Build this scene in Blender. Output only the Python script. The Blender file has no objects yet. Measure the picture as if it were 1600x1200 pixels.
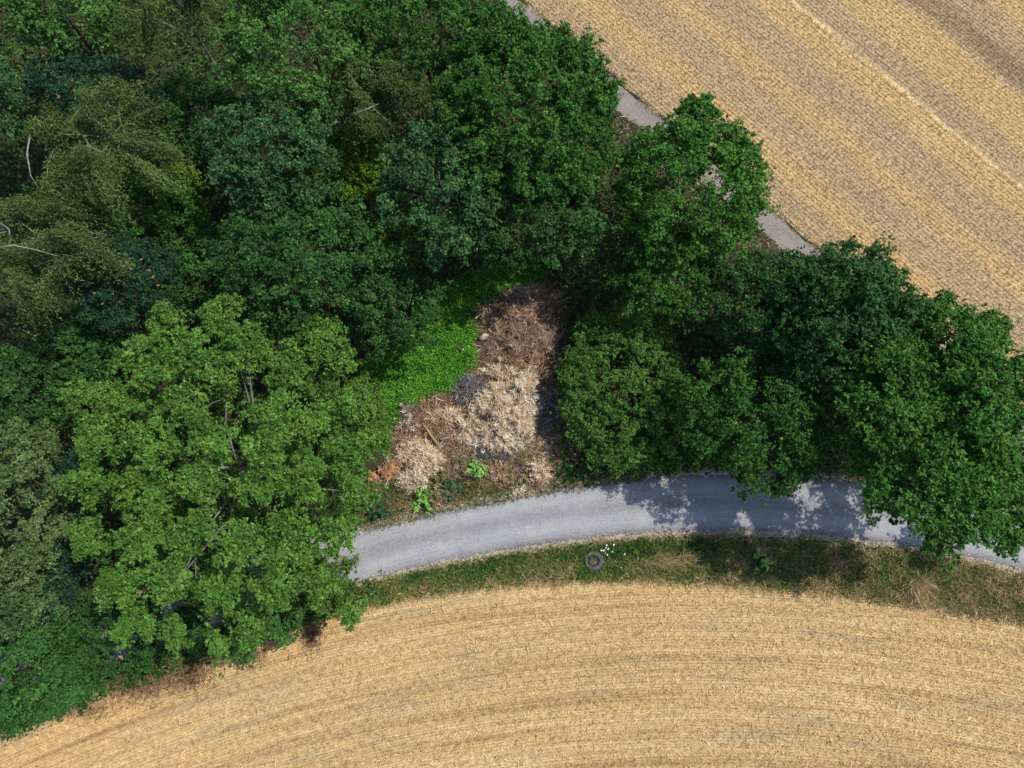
import bpy, math, random
import numpy as np
from mathutils import Vector

# ------------------------------------------------------------------ camera, sky, sun, exposure
scene = bpy.context.scene
col = scene.collection
TILT = math.radians(12.0)          # drone camera, 12 degrees off straight down
DIST = 45.0
LENS = 25.3
cam_d = bpy.data.cameras.new("camera")
cam_d.lens = LENS; cam_d.sensor_width = 36.0
cam_d.clip_start = 0.5; cam_d.clip_end = 5000.0
cam = bpy.data.objects.new("camera", cam_d); col.objects.link(cam)
CAM = np.array([0.0, -DIST * math.sin(TILT), DIST * math.cos(TILT)])
cam.location = CAM; cam.rotation_euler = (TILT, 0, 0)
scene.camera = cam

SUN_EL = math.radians(58.0)
SUN_AZ = math.radians(21.0)         # from +X (image right) towards +Y (image top)
world = bpy.data.worlds.new("World"); scene.world = world; world.use_nodes = True
wn = world.node_tree.nodes; wn.clear()
sky = wn.new("ShaderNodeTexSky"); sky.sky_type = 'NISHITA'; sky.sun_disc = False
sky.sun_elevation = SUN_EL; sky.sun_rotation = math.pi / 2 - SUN_AZ
bg = wn.new("ShaderNodeBackground"); bg.inputs[1].default_value = 0.15
wo = wn.new("ShaderNodeOutputWorld")
world.node_tree.links.new(sky.outputs[0], bg.inputs[0])
world.node_tree.links.new(bg.outputs[0], wo.inputs[0])
sun_d = bpy.data.lights.new("sun", 'SUN'); sun_d.energy = 3.5; sun_d.angle = math.radians(0.6)
sun_d.color = (1.0, 0.95, 0.87)
sun = bpy.data.objects.new("sun", sun_d); col.objects.link(sun)
sun.rotation_euler = Vector((math.cos(SUN_EL) * math.cos(SUN_AZ), math.cos(SUN_EL) * math.sin(SUN_AZ),
                             math.sin(SUN_EL))).to_track_quat('Z', 'Y').to_euler()
sun.location = (40, 10, 60)
vs = scene.view_settings
vs.view_transform = 'Standard'; vs.look = 'None'; vs.gamma = 1.0; vs.use_curve_mapping = False
vs.exposure = 0.42
scene.render.resolution_x = 1024; scene.render.resolution_y = 768
cy = scene.cycles
cy.max_bounces = 4; cy.diffuse_bounces = 2; cy.glossy_bounces = 1; cy.transmission_bounces = 2

rng = np.random.default_rng(11)
random.seed(11)
FPX = LENS / 36.0 * 1600.0
FWD = np.array([0.0, math.sin(TILT), -math.cos(TILT)])

def P(px, py, z=0.0):
    """pixel of the 1600x1200 photograph -> world point at height z (layout survey)"""
    x = (px - 800.0) / FPX; y = -(py - 600.0) / FPX
    d = np.array([x, y * math.cos(TILT) + math.sin(TILT), y * math.sin(TILT) - math.cos(TILT)])
    t = (z - CAM[2]) / d[2]
    return CAM + d * t
def mpp(p):
    """metres per photo pixel at a world point"""
    return float(np.dot(np.asarray(p) - CAM, FWD)) / FPX
def poly(pts, z=0.0): return np.array([P(x, y, z)[:2] for x, y in pts])

# ------------------------------------------------------------------ tags and mesh helpers
def tag(o, label=None, cat=None, group=None, kind=None):
    if label: o["label"] = label
    if cat: o["category"] = cat
    if group: o["group"] = group
    if kind: o["kind"] = kind
    return o
def empty(name, loc, label, cat, group=None):
    o = bpy.data.objects.new(name, None); col.objects.link(o); o.location = loc
    o.empty_display_size = 0.3
    return tag(o, label, cat, group)
def link(name, me, mat, parent=None, world_coords=True):
    o = bpy.data.objects.new(name, me); col.objects.link(o)
    if mat is not None and not me.materials: me.materials.append(mat)
    if parent is not None:
        o.parent = parent
        if world_coords:
            px, py, pz = parent.location
            if parent.parent is not None:
                q = parent.parent.location; px += q[0]; py += q[1]; pz += q[2]
            o.location = (-px, -py, -pz)
    return o
def fast_mesh(name, verts, k, tint=None, smooth=False):
    """verts (N*k,3): N separate faces with k corners each"""
    me = bpy.data.meshes.new(name)
    n = len(verts)
    me.vertices.add(n); me.vertices.foreach_set("co", np.ascontiguousarray(verts, dtype=np.float32).ravel())
    me.loops.add(n); me.loops.foreach_set("vertex_index", np.arange(n, dtype=np.int32))
    nf = n // k
    me.polygons.add(nf)
    me.polygons.foreach_set("loop_start", np.arange(0, n, k, dtype=np.int32))
    try: me.polygons.foreach_set("loop_total", np.full(nf, k, dtype=np.int32))
    except Exception: pass
    if tint is not None:
        a = me.attributes.new("tint", 'FLOAT', 'POINT')
        a.data.foreach_set("value", np.repeat(tint, k).astype(np.float32))
    me.update(calc_edges=True)
    return me
def pydata(name, v, f, smooth=False):
    me = bpy.data.meshes.new(name); me.from_pydata([tuple(map(float, p)) for p in v], [], f)
    if smooth: me.polygons.foreach_set("use_smooth", [True] * len(me.polygons))
    me.update(); return me
def unit(v): return v / np.maximum(np.linalg.norm(v, axis=-1, keepdims=True), 1e-9)
def perp(n, g):
    r = g.normal(size=n.shape)
    t = unit(np.cross(n, r)); return t, np.cross(n, t)
def leaves(name, pos, nrm, L, W, tint, g, tdir=None, fold=0.18, tri=False):
    """rhombic folded leaf blades as one quad each"""
    n = unit(nrm)
    if tdir is None: t, b = perp(n, g)
    else:
        t = unit(tdir); b = unit(np.cross(n, t)); n = np.cross(t, b)
    L = np.broadcast_to(L, (len(pos),))[:, None]; W = np.broadcast_to(W, (len(pos),))[:, None]
    if tri:
        v = np.empty((len(pos), 3, 3))
        v[:, 0] = pos - t * L * .4 - b * W * .5; v[:, 1] = pos - t * L * .4 + b * W * .5; v[:, 2] = pos + t * L * .6
        return fast_mesh(name, v.reshape(-1, 3), 3, tint)
    v = np.empty((len(pos), 4, 3))
    v[:, 0] = pos - t * L * .5
    v[:, 1] = pos + b * W * .5 + n * W * fold
    v[:, 2] = pos + t * L * .5
    v[:, 3] = pos - b * W * .5 + n * W * fold
    return fast_mesh(name, v.reshape(-1, 3), 4, tint)
def blades(name, base, dirv, H, W, tint, g, bend=0.35):
    """tapered grass blades or straws, one quad each (wide foot, thin tip)"""
    d = unit(dirv); s, _ = perp(d, g); 
    H = np.broadcast_to(H, (len(base),))[:, None]; W = np.broadcast_to(W, (len(base),))[:, None]
    lean = g.normal(size=base.shape) * bend; lean[:, 2] *= .2
    v = np.empty((len(base), 4, 3))
    v[:, 0] = base - s * W * .5
    v[:, 1] = base + s * W * .5
    tip = base + d * H + lean * H
    v[:, 2] = tip + s * W * .22
    v[:, 3] = tip - s * W * .22
    return fast_mesh(name, v.reshape(-1, 3), 4, tint)
def in_poly(p, pl):
    x, y = p[:, 0], p[:, 1]; r = np.zeros(len(p), bool); j = len(pl) - 1
    for i in range(len(pl)):
        xi, yi = pl[i]; xj, yj = pl[j]
        c = ((yi > y) != (yj > y)) & (x < (xj - xi) * (y - yi) / ((yj - yi) + 1e-12) + xi)
        r ^= c; j = i
    return r
def scatter(pl, dens, g):
    lo = pl.min(0); hi = pl.max(0); n = int((hi - lo).prod() * dens)
    p = lo + g.random((n, 2)) * (hi - lo)
    return p[in_poly(p, pl)]
def wob(x, y, s, seed=0):
    """cheap smooth noise, about -1..1"""
    a = seed * 1.7
    return (np.sin(x * s + 1.3 * np.sin(y * s * .7 + a) + a) + np.sin(y * s * 1.13 + 1.7 * np.sin(x * s * .6 + 2 * a) + 2.1 * a)
            + .6 * np.sin((x + y) * s * 1.9 + 3 * a)) / 2.6
def tube(pts, rad, sides=7):
    pts = np.asarray(pts, float); v = []; f = []
    for i, p in enumerate(pts):
        d = pts[min(i + 1, len(pts) - 1)] - pts[max(i - 1, 0)]; d /= np.linalg.norm(d) + 1e-9
        a = np.cross(d, [0.31, 0.2, 0.93] if abs(d[2]) < .9 else [1, 0, 0]); a /= np.linalg.norm(a); b = np.cross(d, a)
        for k in range(sides):
            t = 2 * math.pi * k / sides
            v.append(p + (a * math.cos(t) + b * math.sin(t)) * rad[i])
    for i in range(len(pts) - 1):
        for k in range(sides):
            k2 = (k + 1) % sides
            f.append((i * sides + k, i * sides + k2, (i + 1) * sides + k2, (i + 1) * sides + k))
    f.append(tuple(range(sides))[::-1]); f.append(tuple((len(pts) - 1) * sides + k for k in range(sides)))
    return v, f
def merge(lst):
    V = []; F = []
    for v, f in lst:
        o = len(V); V += list(v); F += [tuple(i + o for i in q) for q in f]
    return V, F

# ------------------------------------------------------------------ materials
class NT:
    def __init__(s, name):
        s.m = bpy.data.materials.new(name); s.m.use_nodes = True
        s.t = s.m.node_tree; s.t.nodes.clear()
        s.out = s.t.nodes.new("ShaderNodeOutputMaterial")
    def n(s, typ, **kw):
        o = s.t.nodes.new(typ)
        for k, v in kw.items(): setattr(o, k, v)
        return o
    def l(s, a, b): s.t.links.new(a, b)
    def val(s, sock, v):
        if isinstance(v, bpy.types.NodeSocket): s.l(v, sock)
        else: sock.default_value = v
    def math(s, op, a, b=0.0, c=None):
        o = s.n("ShaderNodeMath", operation=op); s.val(o.inputs[0], a); s.val(o.inputs[1], b)
        if c is not None: s.val(o.inputs[2], c)
        return o.outputs[0]
    def ramp(s, fac, stops, interp='LINEAR'):
        o = s.n("ShaderNodeValToRGB"); o.color_ramp.interpolation = interp
        e = o.color_ramp.elements
        while len(e) > 1: e.remove(e[-1])
        e[0].position = stops[0][0]; c = stops[0][1]; e[0].color = (*c, 1) if len(c) == 3 else c
        for p, c in stops[1:]:
            q = e.new(p); q.color = (*c, 1)
        s.l(fac, o.inputs[0]); return o.outputs[0]
    def mix(s, f, a, b, mode='MIX'):
        o = s.n("ShaderNodeMix", data_type='RGBA', blend_type=mode)
        s.val(o.inputs[0], f); s.val(o.inputs[6], a if not isinstance(a, tuple) else (*a, 1)); s.val(o.inputs[7], b if not isinstance(b, tuple) else (*b, 1))
        return o.outputs[2]
    def noise(s, vec, scale, detail=3.0, rough=.55):
        o = s.n("ShaderNodeTexNoise"); o.inputs["Scale"].default_value = scale
        o.inputs["Detail"].default_value = detail; o.inputs["Roughness"].default_value = rough
        if vec is not None: s.l(vec, o.inputs["Vector"])
        return o.outputs[0]
    def xyz(s, x, y, z=0.0):
        o = s.n("ShaderNodeCombineXYZ"); s.val(o.inputs[0], x); s.val(o.inputs[1], y); s.val(o.inputs[2], z); return o.outputs[0]
    def pos(s): return s.n("ShaderNodeNewGeometry").outputs["Position"]
    def tint(s): 
        o = s.n("ShaderNodeAttribute"); o.attribute_name = "tint"; return o.outputs["Fac"]
    def bsdf(s, colr, rough=.85, spec=.2, bump=None, strength=.4, dist=.03, trans=0.0, tcol=None):
        b = s.n("ShaderNodeBsdfPrincipled"); s.val(b.inputs["Base Color"], colr if not isinstance(colr, tuple) else (*colr, 1))
        s.val(b.inputs["Roughness"], rough); b.inputs["Specular IOR Level"].default_value = spec
        if bump is not None:
            u = s.n("ShaderNodeBump"); u.inputs["Strength"].default_value = strength; u.inputs["Distance"].default_value = dist
            s.l(bump, u.inputs["Height"]); s.l(u.outputs[0], b.inputs["Normal"])
        r = b.outputs[0]
        if trans > 0:
            t = s.n("ShaderNodeBsdfTranslucent"); s.val(t.inputs[0], tcol if tcol is not None else colr)
            m = s.n("ShaderNodeMixShader"); m.inputs[0].default_value = trans
            s.l(r, m.inputs[1]); s.l(t.outputs[0], m.inputs[2]); r = m.outputs[0]
        s.l(r, s.out.inputs[0]); return s.m

def leaf_mat(name, stops, patch=.35, trans=.13, rough=.6, spec=.08, pscale=.8):
    """foliage: leaf tint from the tint attribute, clump-sized hue drift"""
    s = NT(name)
    c = s.ramp(s.tint(), stops)
    nz = s.noise(s.pos(), pscale, 2.0)
    f = s.math('MULTIPLY_ADD', nz, 2.0, -0.5)
    hs = s.n("ShaderNodeHueSaturation")
    s.l(s.math('MULTIPLY_ADD', nz, -.05, .525), hs.inputs[0])
    hs.inputs[1].default_value = 1.0
    s.l(s.math('MULTIPLY_ADD', f, patch, 1.0 - patch * .5), hs.inputs[2])
    s.l(c, hs.inputs[4])
    return s.bsdf(hs.outputs[0], rough, spec, trans=trans)
def greens(base, yel=(.12, .2, .03), ylim=.97):
    b = np.array(base)
    return [(0, tuple(b * .38)), (.42, tuple(b * .95)), (.82, tuple(b * 1.6)), (ylim, tuple(b * 2.0)), (1.0, yel)]
def bark_mat(name, c1, c2, sc=6.0):
    s = NT(name); p = s.pos(); n = s.noise(p, sc, 4.0)
    return s.bsdf(s.ramp(n, [(.3, c1), (.7, c2)]), .9, .1, bump=n, strength=.5)

M = {}
M['bark'] = bark_mat('bark', (.05, .04, .03), (.14, .115, .09))
M['bark_grey'] = bark_mat('bark_grey', (.10, .09, .075), (.26, .24, .2))
M['birch_bark'] = bark_mat('birch_bark', (.12, .11, .09), (.32, .3, .25), 5.0)

# ------------------------------------------------------------------ layout lines
def arc(pts, n=80):
    """smooth curve through photo points -> world xy (quadratic/cubic fit)"""
    w = poly(pts); c = np.polyfit(w[:, 0], w[:, 1], 4)
    x = np.linspace(w[0, 0], w[-1, 0], n); return np.c_[x, np.polyval(c, x)]
ROAD_UP = arc([(-90, 1010), (60, 975), (250, 920), (430, 862), (560, 826), (700, 797), (800, 778), (900, 761), (1000, 746), (1100, 740), (1250, 743), (1340, 752), (1440, 768), (1600, 803), (1750, 850)], 160)
ROAD_LO = arc([(-90, 1115), (60, 1068), (250, 1006), (430, 944), (540, 910), (620, 890), (800, 860), (900, 846), (1000, 836), (1100, 831), (1200, 831), (1300, 838), (1400, 850), (1500, 866), (1600, 889), (1750, 935)], 160)
FIELD_UP = arc([(-120, 1200), (0, 1150), (150, 1085), (300, 1032), (480, 965), (560, 941), (700, 924), (850, 915), (1000, 912), (1100, 911), (1200, 917), (1300, 927), (1400, 940), (1500, 953), (1600, 970), (1750, 1000)], 160)
def line_y(A, x): return np.interp(x, A[:, 0], A[:, 1])
TR0 = P(787, 0)[:2]; TR1 = P(1220, 365)[:2]
TDIR = (TR1 - TR0) / np.linalg.norm(TR1 - TR0); TNRM = np.array([-TDIR[1], TDIR[0]])   # TNRM points to the upper field
if TNRM[0] < 0: TNRM = -TNRM
def track_c(x, y): return (x - TR0[0]) * TNRM[0] + (y - TR0[1]) * TNRM[1]      # distance from the track centre line
W0 = P(1230, 0)[:2]; W1 = P(1600, 300)[:2]
RDIR = (W1 - W0) / np.linalg.norm(W1 - W0); RN = np.array([-RDIR[1], RDIR[0]])
if RN[0] < 0: RN = -RN
def row_u(x, y): return (x - W0[0]) * RN[0] + (y - W0[1]) * RN[1]             # 0 on the pale straw line, + to the upper right
RC = np.array([P(1090, 912)[0], P(1090, 912)[1] - 98.0])                       # centre of the curved rows of the lower field
RR = 98.0

# ------------------------------------------------------------------ ground, fields, road and track
def ground_mat():
    s = NT('woodland_soil'); p = s.pos()
    n = s.noise(p, 1.3, 5.0, .6); n2 = s.noise(p, 9.0, 4.0)
    c = s.ramp(n, [(.3, (.022, .024, .012)), (.55, (.05, .045, .024)), (.75, (.045, .06, .02))])
    return s.bsdf(s.mix(.35, c, s.ramp(n2, [(.3, (.014, .012, .008)), (.7, (.06, .048, .03))])), .95, .1, bump=n2, strength=.8, dist=.06)
M['ground'] = ground_mat()
gp = bpy.data.meshes.new("ground"); gp.from_pydata([(-1500, -1500, 0), (1500, -1500, 0), (1500, 1500, 0), (-1500, 1500, 0)], [], [(0, 1, 2, 3)])
tag(link('ground', gp, M['ground']), kind='structure')

def lower_coords(s):
    p = s.pos(); sp = s.n("ShaderNodeSeparateXYZ"); s.l(p, sp.inputs[0])
    dx = s.math('SUBTRACT', sp.outputs[0], float(RC[0])); dy = s.math('SUBTRACT', sp.outputs[1], float(RC[1]))
    r = s.math('SQRT', s.math('ADD', s.math('MULTIPLY', dx, dx), s.math('MULTIPLY', dy, dy)))
    th = s.math('MULTIPLY', s.math('ARCTAN2', dx, dy), RR)
    return s.math('SUBTRACT', r, RR), th
def upper_coords(s):
    p = s.pos(); sp = s.n("ShaderNodeSeparateXYZ"); s.l(p, sp.inputs[0])
    dx = s.math('SUBTRACT', sp.outputs[0], float(W0[0])); dy = s.math('SUBTRACT', sp.outputs[1], float(W0[1]))
    u = s.math('ADD', s.math('MULTIPLY', dx, float(RN[0])), s.math('MULTIPLY', dy, float(RN[1])))
    t = s.math('ADD', s.math('MULTIPLY', dx, float(RDIR[0])), s.math('MULTIPLY', dy, float(RDIR[1])))
    return u, t
GOLD = (.68, .455, .182); PALE = (.79, .59, .31); GREY = (.41, .32, .215); DARKG = (.10, .082, .07); BROWN = (.31, .18, .065)
def lower_colour(s):
    u, t = lower_coords(s)
    b1 = s.noise(s.xyz(s.math('MULTIPLY', u, 1.3), s.math('MULTIPLY', t, .035)), 1.0, 3.0, .6)
    b2 = s.noise(s.xyz(s.math('MULTIPLY', u, 4.2), s.math('MULTIPLY', t, .10), 7.0), 1.0, 4.0, .7)
    b3 = s.noise(s.xyz(s.math('MULTIPLY', u, .55), s.math('MULTIPLY', t, .09), 13.0), 1.0, 4.0, .65)
    c = s.ramp(b1, [(.39, (.27, .155, .055)), (.46, GOLD), (.53, GOLD), (.59, PALE)])
    c = s.mix(.4, c, s.ramp(b2, [(.34, (.26, .15, .055)), (.47, GOLD), (.64, PALE)]))
    g = s.ramp(b3, [(.52, (0, 0, 0)), (.64, (1, 1, 1))])
    c = s.mix(s.math('MULTIPLY', g, .68), c, GREY)
    b4 = s.noise(s.xyz(s.math('MULTIPLY', u, 10.0), s.math('MULTIPLY', t, .07), 21.0), 1.0, 2.0, .6)
    c = s.mix(.3, c, s.ramp(b4, [(.40, (.3, .17, .065)), (.48, GOLD), (.6, PALE)]))
    return c, u, t
def upper_colour(s):
    u, t = upper_coords(s)
    wv = s.noise(s.xyz(s.math('MULTIPLY', t, .25), 3.0), 1.0, 2.0)
    uu = s.math('ADD', u, s.math('MULTIPLY_ADD', wv, 1.0, -.5))
    # measured bands across the rows, metres from the pale line
    bands = [(-17, GREY), (-14.5, GOLD), (-13, GREY), (-11.6, GREY), (-10, GOLD), (-8.4, GREY), (-7, GREY), (-5.6, GOLD), (-4.2, GREY), (-2.6, GREY), (-1.4, GOLD), (-.3, GOLD), (-.18, PALE), (.18, PALE),
             (0.35, GREY), (2.1, GREY), (2.5, (.64, .46, .19)), (3.2, (.64, .46, .19)), (4.3, GOLD), (5.2, GOLD), (5.9, GREY), (6.4, DARKG), (7.3, DARKG), (8.2, GREY), (9.5, GREY), (10.5, GOLD), (12, GOLD), (14, GREY), (17, GOLD)]
    lo, hi = -21.0, 20.0
    f = s.math('DIVIDE', s.math('SUBTRACT', uu, lo), hi - lo)
    c = s.ramp(f, [((a - lo) / (hi - lo), k) for a, k in bands])
    b2 = s.noise(s.xyz(s.math('MULTIPLY', u, 2.0), s.math('MULTIPLY', t, .12), 3.0), 1.0, 3.0, .6)
    c = s.mix(.32, c, s.ramp(b2, [(.3, (.36, .27, .17)), (.5, GOLD), (.7, PALE)]))
    return c, u, t
def field_mat(name, fn, rowsp, rowmix=.85):
    s = NT(name); c, u, t = fn(s)
    p = s.pos()
    fine = s.noise(p, 14.0, 3.0, .7); mid = s.noise(p, 3.0, 3.0)
    row = s.math('MULTIPLY_ADD', s.math('SINE', s.math('MULTIPLY', u, 2 * math.pi / rowsp)), .5, .5)
    soil = s.ramp(fine, [(.3, (.10, .065, .035)), (.5, (.30, .2, .1)), (.72, (.6, .47, .3))])
    c2 = s.mix(.5, c, soil)
    dash = s.noise(s.xyz(s.math('MULTIPLY', u, 1.0 / rowsp), s.math('MULTIPLY', t, 4.5)), 1.0, 2.0)
    dash = s.ramp(dash, [(.38, (0, 0, 0)), (.58, (1, 1, 1))])
    row2 = s.math('POWER', row, 1.6)
    c2 = s.mix(s.math('MULTIPLY', s.math('MULTIPLY', row2, dash), rowmix), c2, (.085, .055, .03))
    mot = s.ramp(mid, [(.36, (.84, .82, .79)), (.52, (1, 1, 1)), (.66, (1.1, 1.1, 1.12))])
    c2 = s.mix(1.0, c2, mot, 'MULTIPLY')
    return s.bsdf(c2, .95, .08, bump=s.math('ADD', fine, s.math('MULTIPLY', row, -.6)), strength=.6, dist=.05)
def straw_mat(name, fn):
    s = NT(name); c, u, t = fn(s)
    mot = s.ramp(s.noise(s.pos(), 3.0, 3.0), [(.36, (.82, .8, .77)), (.52, (1, 1, 1)), (.66, (1.12, 1.12, 1.14))])
    c = s.mix(1.0, c, mot, 'MULTIPLY')
    k = s.ramp(s.tint(), [(0, (.3, .25, .2)), (.3, (.78, .74, .68)), (.6, (1.05, 1.05, 1.03)), (1, (1.3, 1.36, 1.45))])
    return s.bsdf(s.mix(1.0, c, k, 'MULTIPLY'), .8, .15, trans=.12)
LROW, UROW = .16, .27
M['lower_field'] = field_mat('stubble_soil_lower', lower_colour, LROW, .4)
M['upper_field'] = field_mat('stubble_soil_upper', upper_colour, UROW)
M['straw_lower'] = straw_mat('straw_lower', lower_colour)
M['straw_upper'] = straw_mat('straw_upper', upper_colour)

# lower field sheet: irregular top edge, runs off to the south
xs = np.linspace(-60, 60, 480)
ed = np.where((xs > FIELD_UP[0, 0]) & (xs < FIELD_UP[-1, 0]), line_y(FIELD_UP, xs), 0)
lft = xs <= FIELD_UP[0, 0]; rgt = xs >= FIELD_UP[-1, 0]
ed[lft] = FIELD_UP[0, 1] + (xs[lft] - FIELD_UP[0, 0]) * .55
ed[rgt] = FIELD_UP[-1, 1] - (xs[rgt] - FIELD_UP[-1, 0]) * .35
ed = ed + .12 * wob(xs, xs * 0, 3.1, 2) + .07 * wob(xs, xs * 0, 9.0, 5)
v = []; f = []
for i, x in enumerate(xs): v += [(x, ed[i], .008), (x, -140, .008)]
for i in range(len(xs) - 1): f.append((2 * i, 2 * i + 1, 2 * i + 3, 2 * i + 2))
tag(link('lower_stubble_field', pydata('lower_stubble_field', v, f), M['lower_field']), kind='structure')
# upper field sheet, parallel to the track
TW = .78                                                    # half width of the track
v = []; f = []; nn = 260
for i, a in enumerate(np.linspace(-60, 110, nn)):
    e = TW + .12 + .14 * math.sin(a * 2.1) * math.sin(a * .73 + 1) + .06 * math.sin(a * 7.3)
    q = TR0 + TDIR * a + TNRM * e; w = TR0 + TDIR * a + TNRM * 170
    v += [(q[0], q[1], .008), (w[0], w[1], .008)]
for i in range(nn - 1): f.append((2 * i, 2 * i + 2, 2 * i + 3, 2 * i + 1))
tag(link('upper_stubble_field', pydata('upper_stubble_field', v, f), M['upper_field']), kind='structure')

def gravel_mat(name, lo, mid, hi, along, circ=None):
    s = NT(name); p = s.pos(); sp = s.n("ShaderNodeSeparateXYZ"); s.l(p, sp.inputs[0])
    n1 = s.noise(p, 17.0, 6.0, .85); n2 = s.noise(p, .8, 4.0, .6); n4 = s.noise(p, 1.7, 5.0, .7)
    rot = s.n("ShaderNodeVectorRotate", rotation_type='Z_AXIS'); s.l(p, rot.inputs["Vector"]); rot.inputs["Angle"].default_value = along
    sc = s.n("ShaderNodeVectorMath", operation='MULTIPLY'); s.l(rot.outputs[0], sc.inputs[0]); sc.inputs[1].default_value = (.25, 2.6, 1)
    n3 = s.noise(sc.outputs[0], 1.0, 4.0, .65)
    lane = None
    if circ is not None:
        dx = s.math('SUBTRACT', sp.outputs[0], circ[0]); dy = s.math('SUBTRACT', sp.outputs[1], circ[1])
        ur = s.math('SUBTRACT', s.math('SQRT', s.math('ADD', s.math('MULTIPLY', dx, dx), s.math('MULTIPLY', dy, dy))), circ[2])
        tr = s.math('MULTIPLY', s.math('ARCTAN2', dx, dy), circ[2])
        n3 = s.noise(s.xyz(s.math('MULTIPLY', ur, 3.0), s.math('MULTIPLY', tr, .13)), 1.0, 4.0, .7)
        uw = s.math('ADD', ur, s.math('MULTIPLY_ADD', s.noise(s.xyz(s.math('MULTIPLY', tr, .3), 2.0), 1.0, 2.0), .5, -.25))
        lane = s.ramp(s.math('MULTIPLY_ADD', uw, .25, .5), [(.08, (.45, .42, .38)), (.17, (.9, .9, .9)), (.27, (1.15, 1.15, 1.15)), (.36, (1.12, 1.12, 1.12)), (.47, (.86, .86, .85)), (.53, (.86, .86, .85)), (.64, (1.12, 1.12, 1.12)), (.73, (1.15, 1.15, 1.15)), (.83, (.9, .9, .9)), (.92, (.5, .47, .42))])
    vor = s.n("ShaderNodeTexVoronoi"); vor.inputs["Scale"].default_value = 26.0; s.l(p, vor.inputs["Vector"])
    c = s.ramp(n1, [(.36, tuple(np.array(lo) * .7)), (.5, mid), (.64, tuple(np.array(hi) * 1.1))])
    c = s.mix(s.math('MULTIPLY', s.ramp(n4, [(.62, (0, 0, 0)), (.74, (1, 1, 1))]), .55), c, tuple(np.array(lo) * .6))
    c = s.mix(s.math('MULTIPLY', s.ramp(n3, [(.5, (0, 0, 0)), (.72, (1, 1, 1))]), .45), c, tuple(np.array(lo) * .9))
    c = s.mix(s.math('MULTIPLY', s.ramp(n2, [(.45, (0, 0, 0)), (.7, (1, 1, 1))]), .35), c, tuple(np.array(hi) * 1.02))
    if lane is not None: c = s.mix(.95, c, lane, 'MULTIPLY')
    return s.bsdf(c, .9, .15, bump=s.math('ADD', n1, vor.outputs[0]), strength=.35, dist=.02)
mx = ROAD_UP[:, 0]; my = (ROAD_UP[:, 1] + line_y(ROAD_LO, mx)) / 2; ok_ = mx > -13
sol = np.linalg.lstsq(np.c_[2 * mx, 2 * my, np.ones(len(mx))][ok_], (mx ** 2 + my ** 2)[ok_], rcond=None)[0]
CIRC = (float(sol[0]), float(sol[1]), float(math.sqrt(sol[2] + sol[0] ** 2 + sol[1] ** 2)))
M['road'] = gravel_mat('road_surface', (.15, .149, .152), (.25, .248, .254), (.345, .343, .347), 0.0, CIRC)
M['track'] = gravel_mat('track_surface', (.13, .108, .092), (.215, .182, .158), (.30, .26, .228), math.radians(42))
M['shoulder'] = gravel_mat('shoulder_gravel', (.16, .12, .08), (.36, .30, .23), (.55, .48, .39), 0.0)
def strip(name, A, B, z, mat, amp=.06, ext=1.0, grp=0):
    xs = np.linspace(max(A[0, 0], B[0, 0]), min(A[-1, 0], B[-1, 0]), 420)
    ya = line_y(A, xs) + amp * wob(xs, xs * 0, 4.0, 1 + grp) + amp * .6 * wob(xs, xs * 0, 13.0, 3 + grp)
    yb = line_y(B, xs) + amp * wob(xs, xs * 0, 4.3, 7 + grp) + amp * .6 * wob(xs, xs * 0, 12.0, 9 + grp)
    v = []; f = []
    for i, x in enumerate(xs):
        for k in range(5): v.append((x, ya[i] + (yb[i] - ya[i]) * k / 4, z + .05 * (1 - ((k - 2) / 2) ** 2)))
    for i in range(len(xs) - 1):
        for k in range(4): f.append((i * 5 + k, i * 5 + k + 1, (i + 1) * 5 + k + 1, (i + 1) * 5 + k))
    o = link(name, pydata(name, v, f, True), mat); return tag(o, kind='structure')
up2 = ROAD_UP.copy(); up2[:, 1] += .35; lo2 = ROAD_LO.copy(); lo2[:, 1] -= .32
strip('road_shoulder', up2, lo2, .012, M['shoulder'], .16, grp=4)
strip('farm_road', ROAD_UP, ROAD_LO, .028, M['road'], .07)
v = []; f = []
A_ = np.linspace(-40, 75, 300)
for i, a in enumerate(A_):
    for k in range(5):
        e = (k - 2) / 2 * (TW + .1 * math.sin(a * 1.7 + k) + .06 * math.sin(a * 5.1))
        q = TR0 + TDIR * a + TNRM * e; v.append((q[0], q[1], .014 + .03 * (1 - ((k - 2) / 2) ** 2)))
for i in range(len(A_) - 1):
    for k in range(4): f.append((i * 5 + k, (i + 1) * 5 + k, (i + 1) * 5 + k + 1, i * 5 + k + 1))
tag(link('farm_track', pydata('farm_track', v, f, True), M['track']), kind='structure')

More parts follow.
